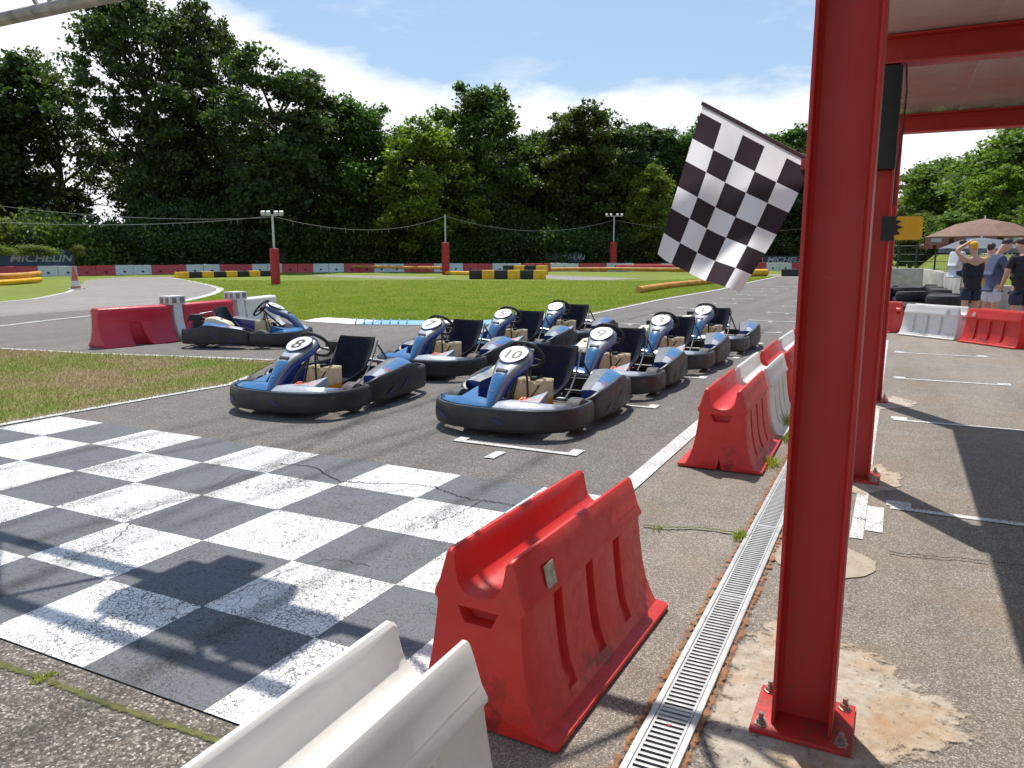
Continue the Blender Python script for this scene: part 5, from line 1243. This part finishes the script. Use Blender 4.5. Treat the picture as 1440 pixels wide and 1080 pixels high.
for kind, x, ty_, s, lb, wf, z0 in (('sun', 1318, 232, 58, 'round sunlit tree right of the second post', 1.25, 1), ('sun', 1372, 222, 55, 'sunlit tree behind the brown parasol', 1.25, 1), ('sun', 1435, 182, 48, 'tallest sunlit tree at the right edge', 1.25, 1.4), ('sun', 1500, 175, 50, 'sunlit tree beyond the right edge', 1.2, 1.4),
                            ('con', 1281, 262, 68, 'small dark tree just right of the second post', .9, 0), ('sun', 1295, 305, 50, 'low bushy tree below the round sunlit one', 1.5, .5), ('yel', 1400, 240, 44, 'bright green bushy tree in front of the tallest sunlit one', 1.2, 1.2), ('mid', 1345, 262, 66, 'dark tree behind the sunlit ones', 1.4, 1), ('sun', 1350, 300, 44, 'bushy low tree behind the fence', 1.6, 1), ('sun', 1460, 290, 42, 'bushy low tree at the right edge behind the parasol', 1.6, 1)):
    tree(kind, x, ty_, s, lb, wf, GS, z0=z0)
# undergrowth: bushes behind the long row of barriers
def bush_me(seed, mat, n_=5200, leaf=.12):
    rg = np.random.default_rng(seed); C = []
    for k in range(26):
        c_ = np.array([rg.uniform(-1.6, 1.6), rg.uniform(-.8, .8), rg.uniform(.3, 2.3)]); C.append(c_+rg.normal(size=(n_//26, 3))*np.array([.5, .4, .34]))
    C = np.concatenate(C); C = C[C[:, 2] > .02]; return quads_mesh(C, leaf, mat)
def stem_me():
    b = MB()
    for k in range(7): a = k*.9; b.tube([(0.1*math.cos(a), .1*math.sin(a), 0), (.6*math.cos(a), .4*math.sin(a), 1.2), (1.0*math.cos(a), .5*math.sin(a), 2.0)], [.04, .03, .01], 5)
    return b.me(M['bark'], 60)
sm = stem_me(); BV = [bush_me(21, M['leafD']), bush_me(22, M['leafM']), bush_me(23, M['leafB'])]
s = 0; k = 0
while s < total:
    p, t = along(s); d = p.normalized(); off = 3.6+rt.uniform(-.6, 1.2); q = p+d*off; px = k
    left = s < seglen[0]+seglen[1]+.75*seglen[2]; v = BV[2] if left and rt.random() < .85 else rt.choice([BV[0], BV[0], BV[0], BV[1]])
    dark = v is not BV[2]
    e = empty('bush', (*q, 0), math.atan2(t.y, t.x)+rt.uniform(-.3, .3), 'dark bush in the undergrowth behind the long barrier row' if dark else 'bright leafy bush behind the banner at the left edge', 'bush', 'dark bushes behind the long barrier row' if dark else 'bright bushes behind the left banner')
    link('foliage', v, e); link('stem', sm, e); h = rt.uniform(.95, 1.35)*(1.0 if not left else 1.15); e.scale = (1.1, 1.1, h)
    if rt.random() < (.35 if left else .9):
        q2 = p+d*(off+3); e = empty('bush', (*q2, 0), rt.random()*3, 'tall dark bush standing at the back of the undergrowth, under the trees', 'bush', 'tall dark bushes at the back'); link('foliage', rt.choice([BV[0], BV[0], BV[1]]), e); link('stem', sm, e); e.scale = (1.2, 1.3, rt.uniform(1.4, 2.1))
    s += 1.9; k += 1
for k, px_ in enumerate((6, 58, 112)):
    q = at(px_, 390.3-.022*px_)*1.004; e = empty('bush', (*(q*1.006), 1.25), k*1.3, ['leafy spray hanging over the left end of the blue banner', 'leafy spray hanging over the middle of the blue banner', 'leafy spray at the right end of the blue banner'][k], 'bush'); link('foliage', BV[2], e); e.scale = (.55, .30, .26)
# a far-off wood behind the treeline closing the low gaps
C = []
for i in range(60):
    c_ = away(-260+i*27, 96+rt.uniform(0, 10)); h = rt.uniform(5, 9.5); n_ = 420
    if 40 < -260+i*27 < 200: h = 2.2
    C.append(np.stack([NR.normal(c_.x, 1.8, n_), NR.normal(c_.y, 1.8, n_), NR.uniform(0, h, n_)], 1))
o = link('far_wood', quads_mesh(np.concatenate(C), .42, M['leafD'])); tag(o, 'far-off wood seen as one dark mass behind the treeline', 'wood', kind='stuff')

# ------------------------------------------------------------------ grass blades
def inside(P, poly):
    x, y = P[:, 0], P[:, 1]; r = np.zeros(len(P), bool); n_ = len(poly)
    for i in range(n_):
        x1, y1 = poly[i][0], poly[i][1]; x2, y2 = poly[(i+1) % n_][0], poly[(i+1) % n_][1]
        c_ = ((y1 > y) != (y2 > y)) & (x < (x2-x1)*(y-y1)/(y2-y1+1e-12)+x1); r ^= c_
    return r
def blades(name, P, h, w, mat, label, z=0.):
    n_ = len(P); a = NR.uniform(0, 6.28, n_); hh = h*NR.uniform(.5, 1.4, n_); ln = NR.normal(0, .45, (n_, 2))*hh[:, None]; ww = w if isinstance(w, float) else w
    dx = np.stack([np.cos(a), np.sin(a)], 1)*(ww*np.ones(n_))[:, None]; Z = np.full(n_, z)
    A = np.concatenate([P-dx, Z[:, None]], 1); B = np.concatenate([P+dx, Z[:, None]], 1); T = np.concatenate([P+ln, (Z+hh)[:, None]], 1)
    V = np.stack([A, B, T], 1).reshape(-1, 3); me = D.meshes.new('g'); me.vertices.add(len(V)); me.vertices.foreach_set('co', V.astype(np.float32).ravel())
    me.loops.add(n_*3); me.loops.foreach_set('vertex_index', np.arange(n_*3, dtype=np.int32)); me.polygons.add(n_); me.polygons.foreach_set('loop_start', np.arange(0, n_*3, 3, dtype=np.int32)); me.polygons.foreach_set('loop_total', np.full(n_, 3, dtype=np.int32))
    me.update(calc_edges=True); me.materials.append(mat); o = link(name, me); tag(o, label, 'grass', kind='stuff'); return o
isl = [at(-260, 493), at(0, 492), at(100, 496.5), at(250, 502.5), at(386, 509), at(352, 528.5), at(322, 541.5), (-6.72, 5.2), (-6.83, 3.6), (-6.90, 2.), (-6.96, .2), (-7.1, -6), (-16, -6)]
o = sheet('island_ground', isl, .012, M['dry']); ensure_up(o)
def scatter(poly, n_, fall=None):
    xs = [p[0] for p in poly]; ys = [p[1] for p in poly]; P = np.stack([NR.uniform(min(xs), max(xs), n_), NR.uniform(min(ys), max(ys), n_)], 1); P = P[inside(P, poly)]
    if fall: d = np.hypot(P[:, 0], P[:, 1]); P = P[NR.uniform(size=len(P)) < np.clip(fall/d, 0, 1)**1.6]
    return P
def grow(poly, k): c_ = sum((Vector((p[0], p[1])) for p in poly), Vector((0, 0)))/len(poly); return [c_+(Vector((p[0], p[1]))-c_)*k for p in poly]
P = scatter(grow(isl, 1.005), 260000); sel = NR.uniform(size=len(P)) < .72
blades('dry_grass', P[sel], .028, .0035, M['islblade'], 'dry straw coloured grass on the island left of the finish line', .011); blades('grass', P[~sel], .034, .0035, M['islblade'], 'short green grass on the island left of the finish line', .011)
inf = [at(x, y) for x, y in ((246, 392.5), (272, 397.5), (300, 403), (313, 408.5), (303, 415), (255, 427), (330, 441.5), (432, 449.5), (500, 449.5), (600, 450), (700, 449.5), (790, 447.5), (840, 438.5), (925, 421), (1008, 406.5), (1085, 389.5), (900, 395), (620, 394), (400, 395))]
P = scatter(inf, 900000, 18.); blades('lawn_grass', P, .045, .009, M['blade'], 'mown green grass of the infield lawn')
rim = []
for a_, c_ in zip(inf[5:15], inf[6:16]):
    L = (c_-a_).length
    for q in range(int(L*120)): rim.append(a_.lerp(c_, random.random())+Vector((random.gauss(0, .05), random.gauss(0, .05))))
blades('verge_grass', np.array([tuple(p) for p in rim]), .06, .008, M['blade'], 'longer grass along the kerb and track edge')
# weeds in the joints by the drain
def weed(px, py, r, n_, label, h=.05):
    c_ = at(px, py); P = np.stack([NR.normal(c_.x, r*.6, n_), NR.normal(c_.y, r, n_)], 1); return blades('weed', P, h, .004, M['blade'], label, .008)
def weed_thing(px, py, r, n_, label, h=.05):
    o = weed(px, py, r, n_, label, h); del o['kind']; o['category'] = 'weed'
weed_thing(1115, 600, .06, 260, 'tuft of weeds beside the white barrier foot', .09); weed_thing(1112, 622, .04, 150, 'small weeds at the far end of the drain', .07); weed_thing(1040, 758, .03, 110, 'small weed in the crack left of the drain', .035); weed_thing(925, 746, .02, 40, 'tiny weed in the crack beside the nearest red barrier', .02); weed_thing(1085, 655, .05, 130, 'weeds at the foot of the red barrier beside the drain', .06); weed_thing(62, 957, .02, 60, 'tiny weed in the mossy joint at the lower left', .015)
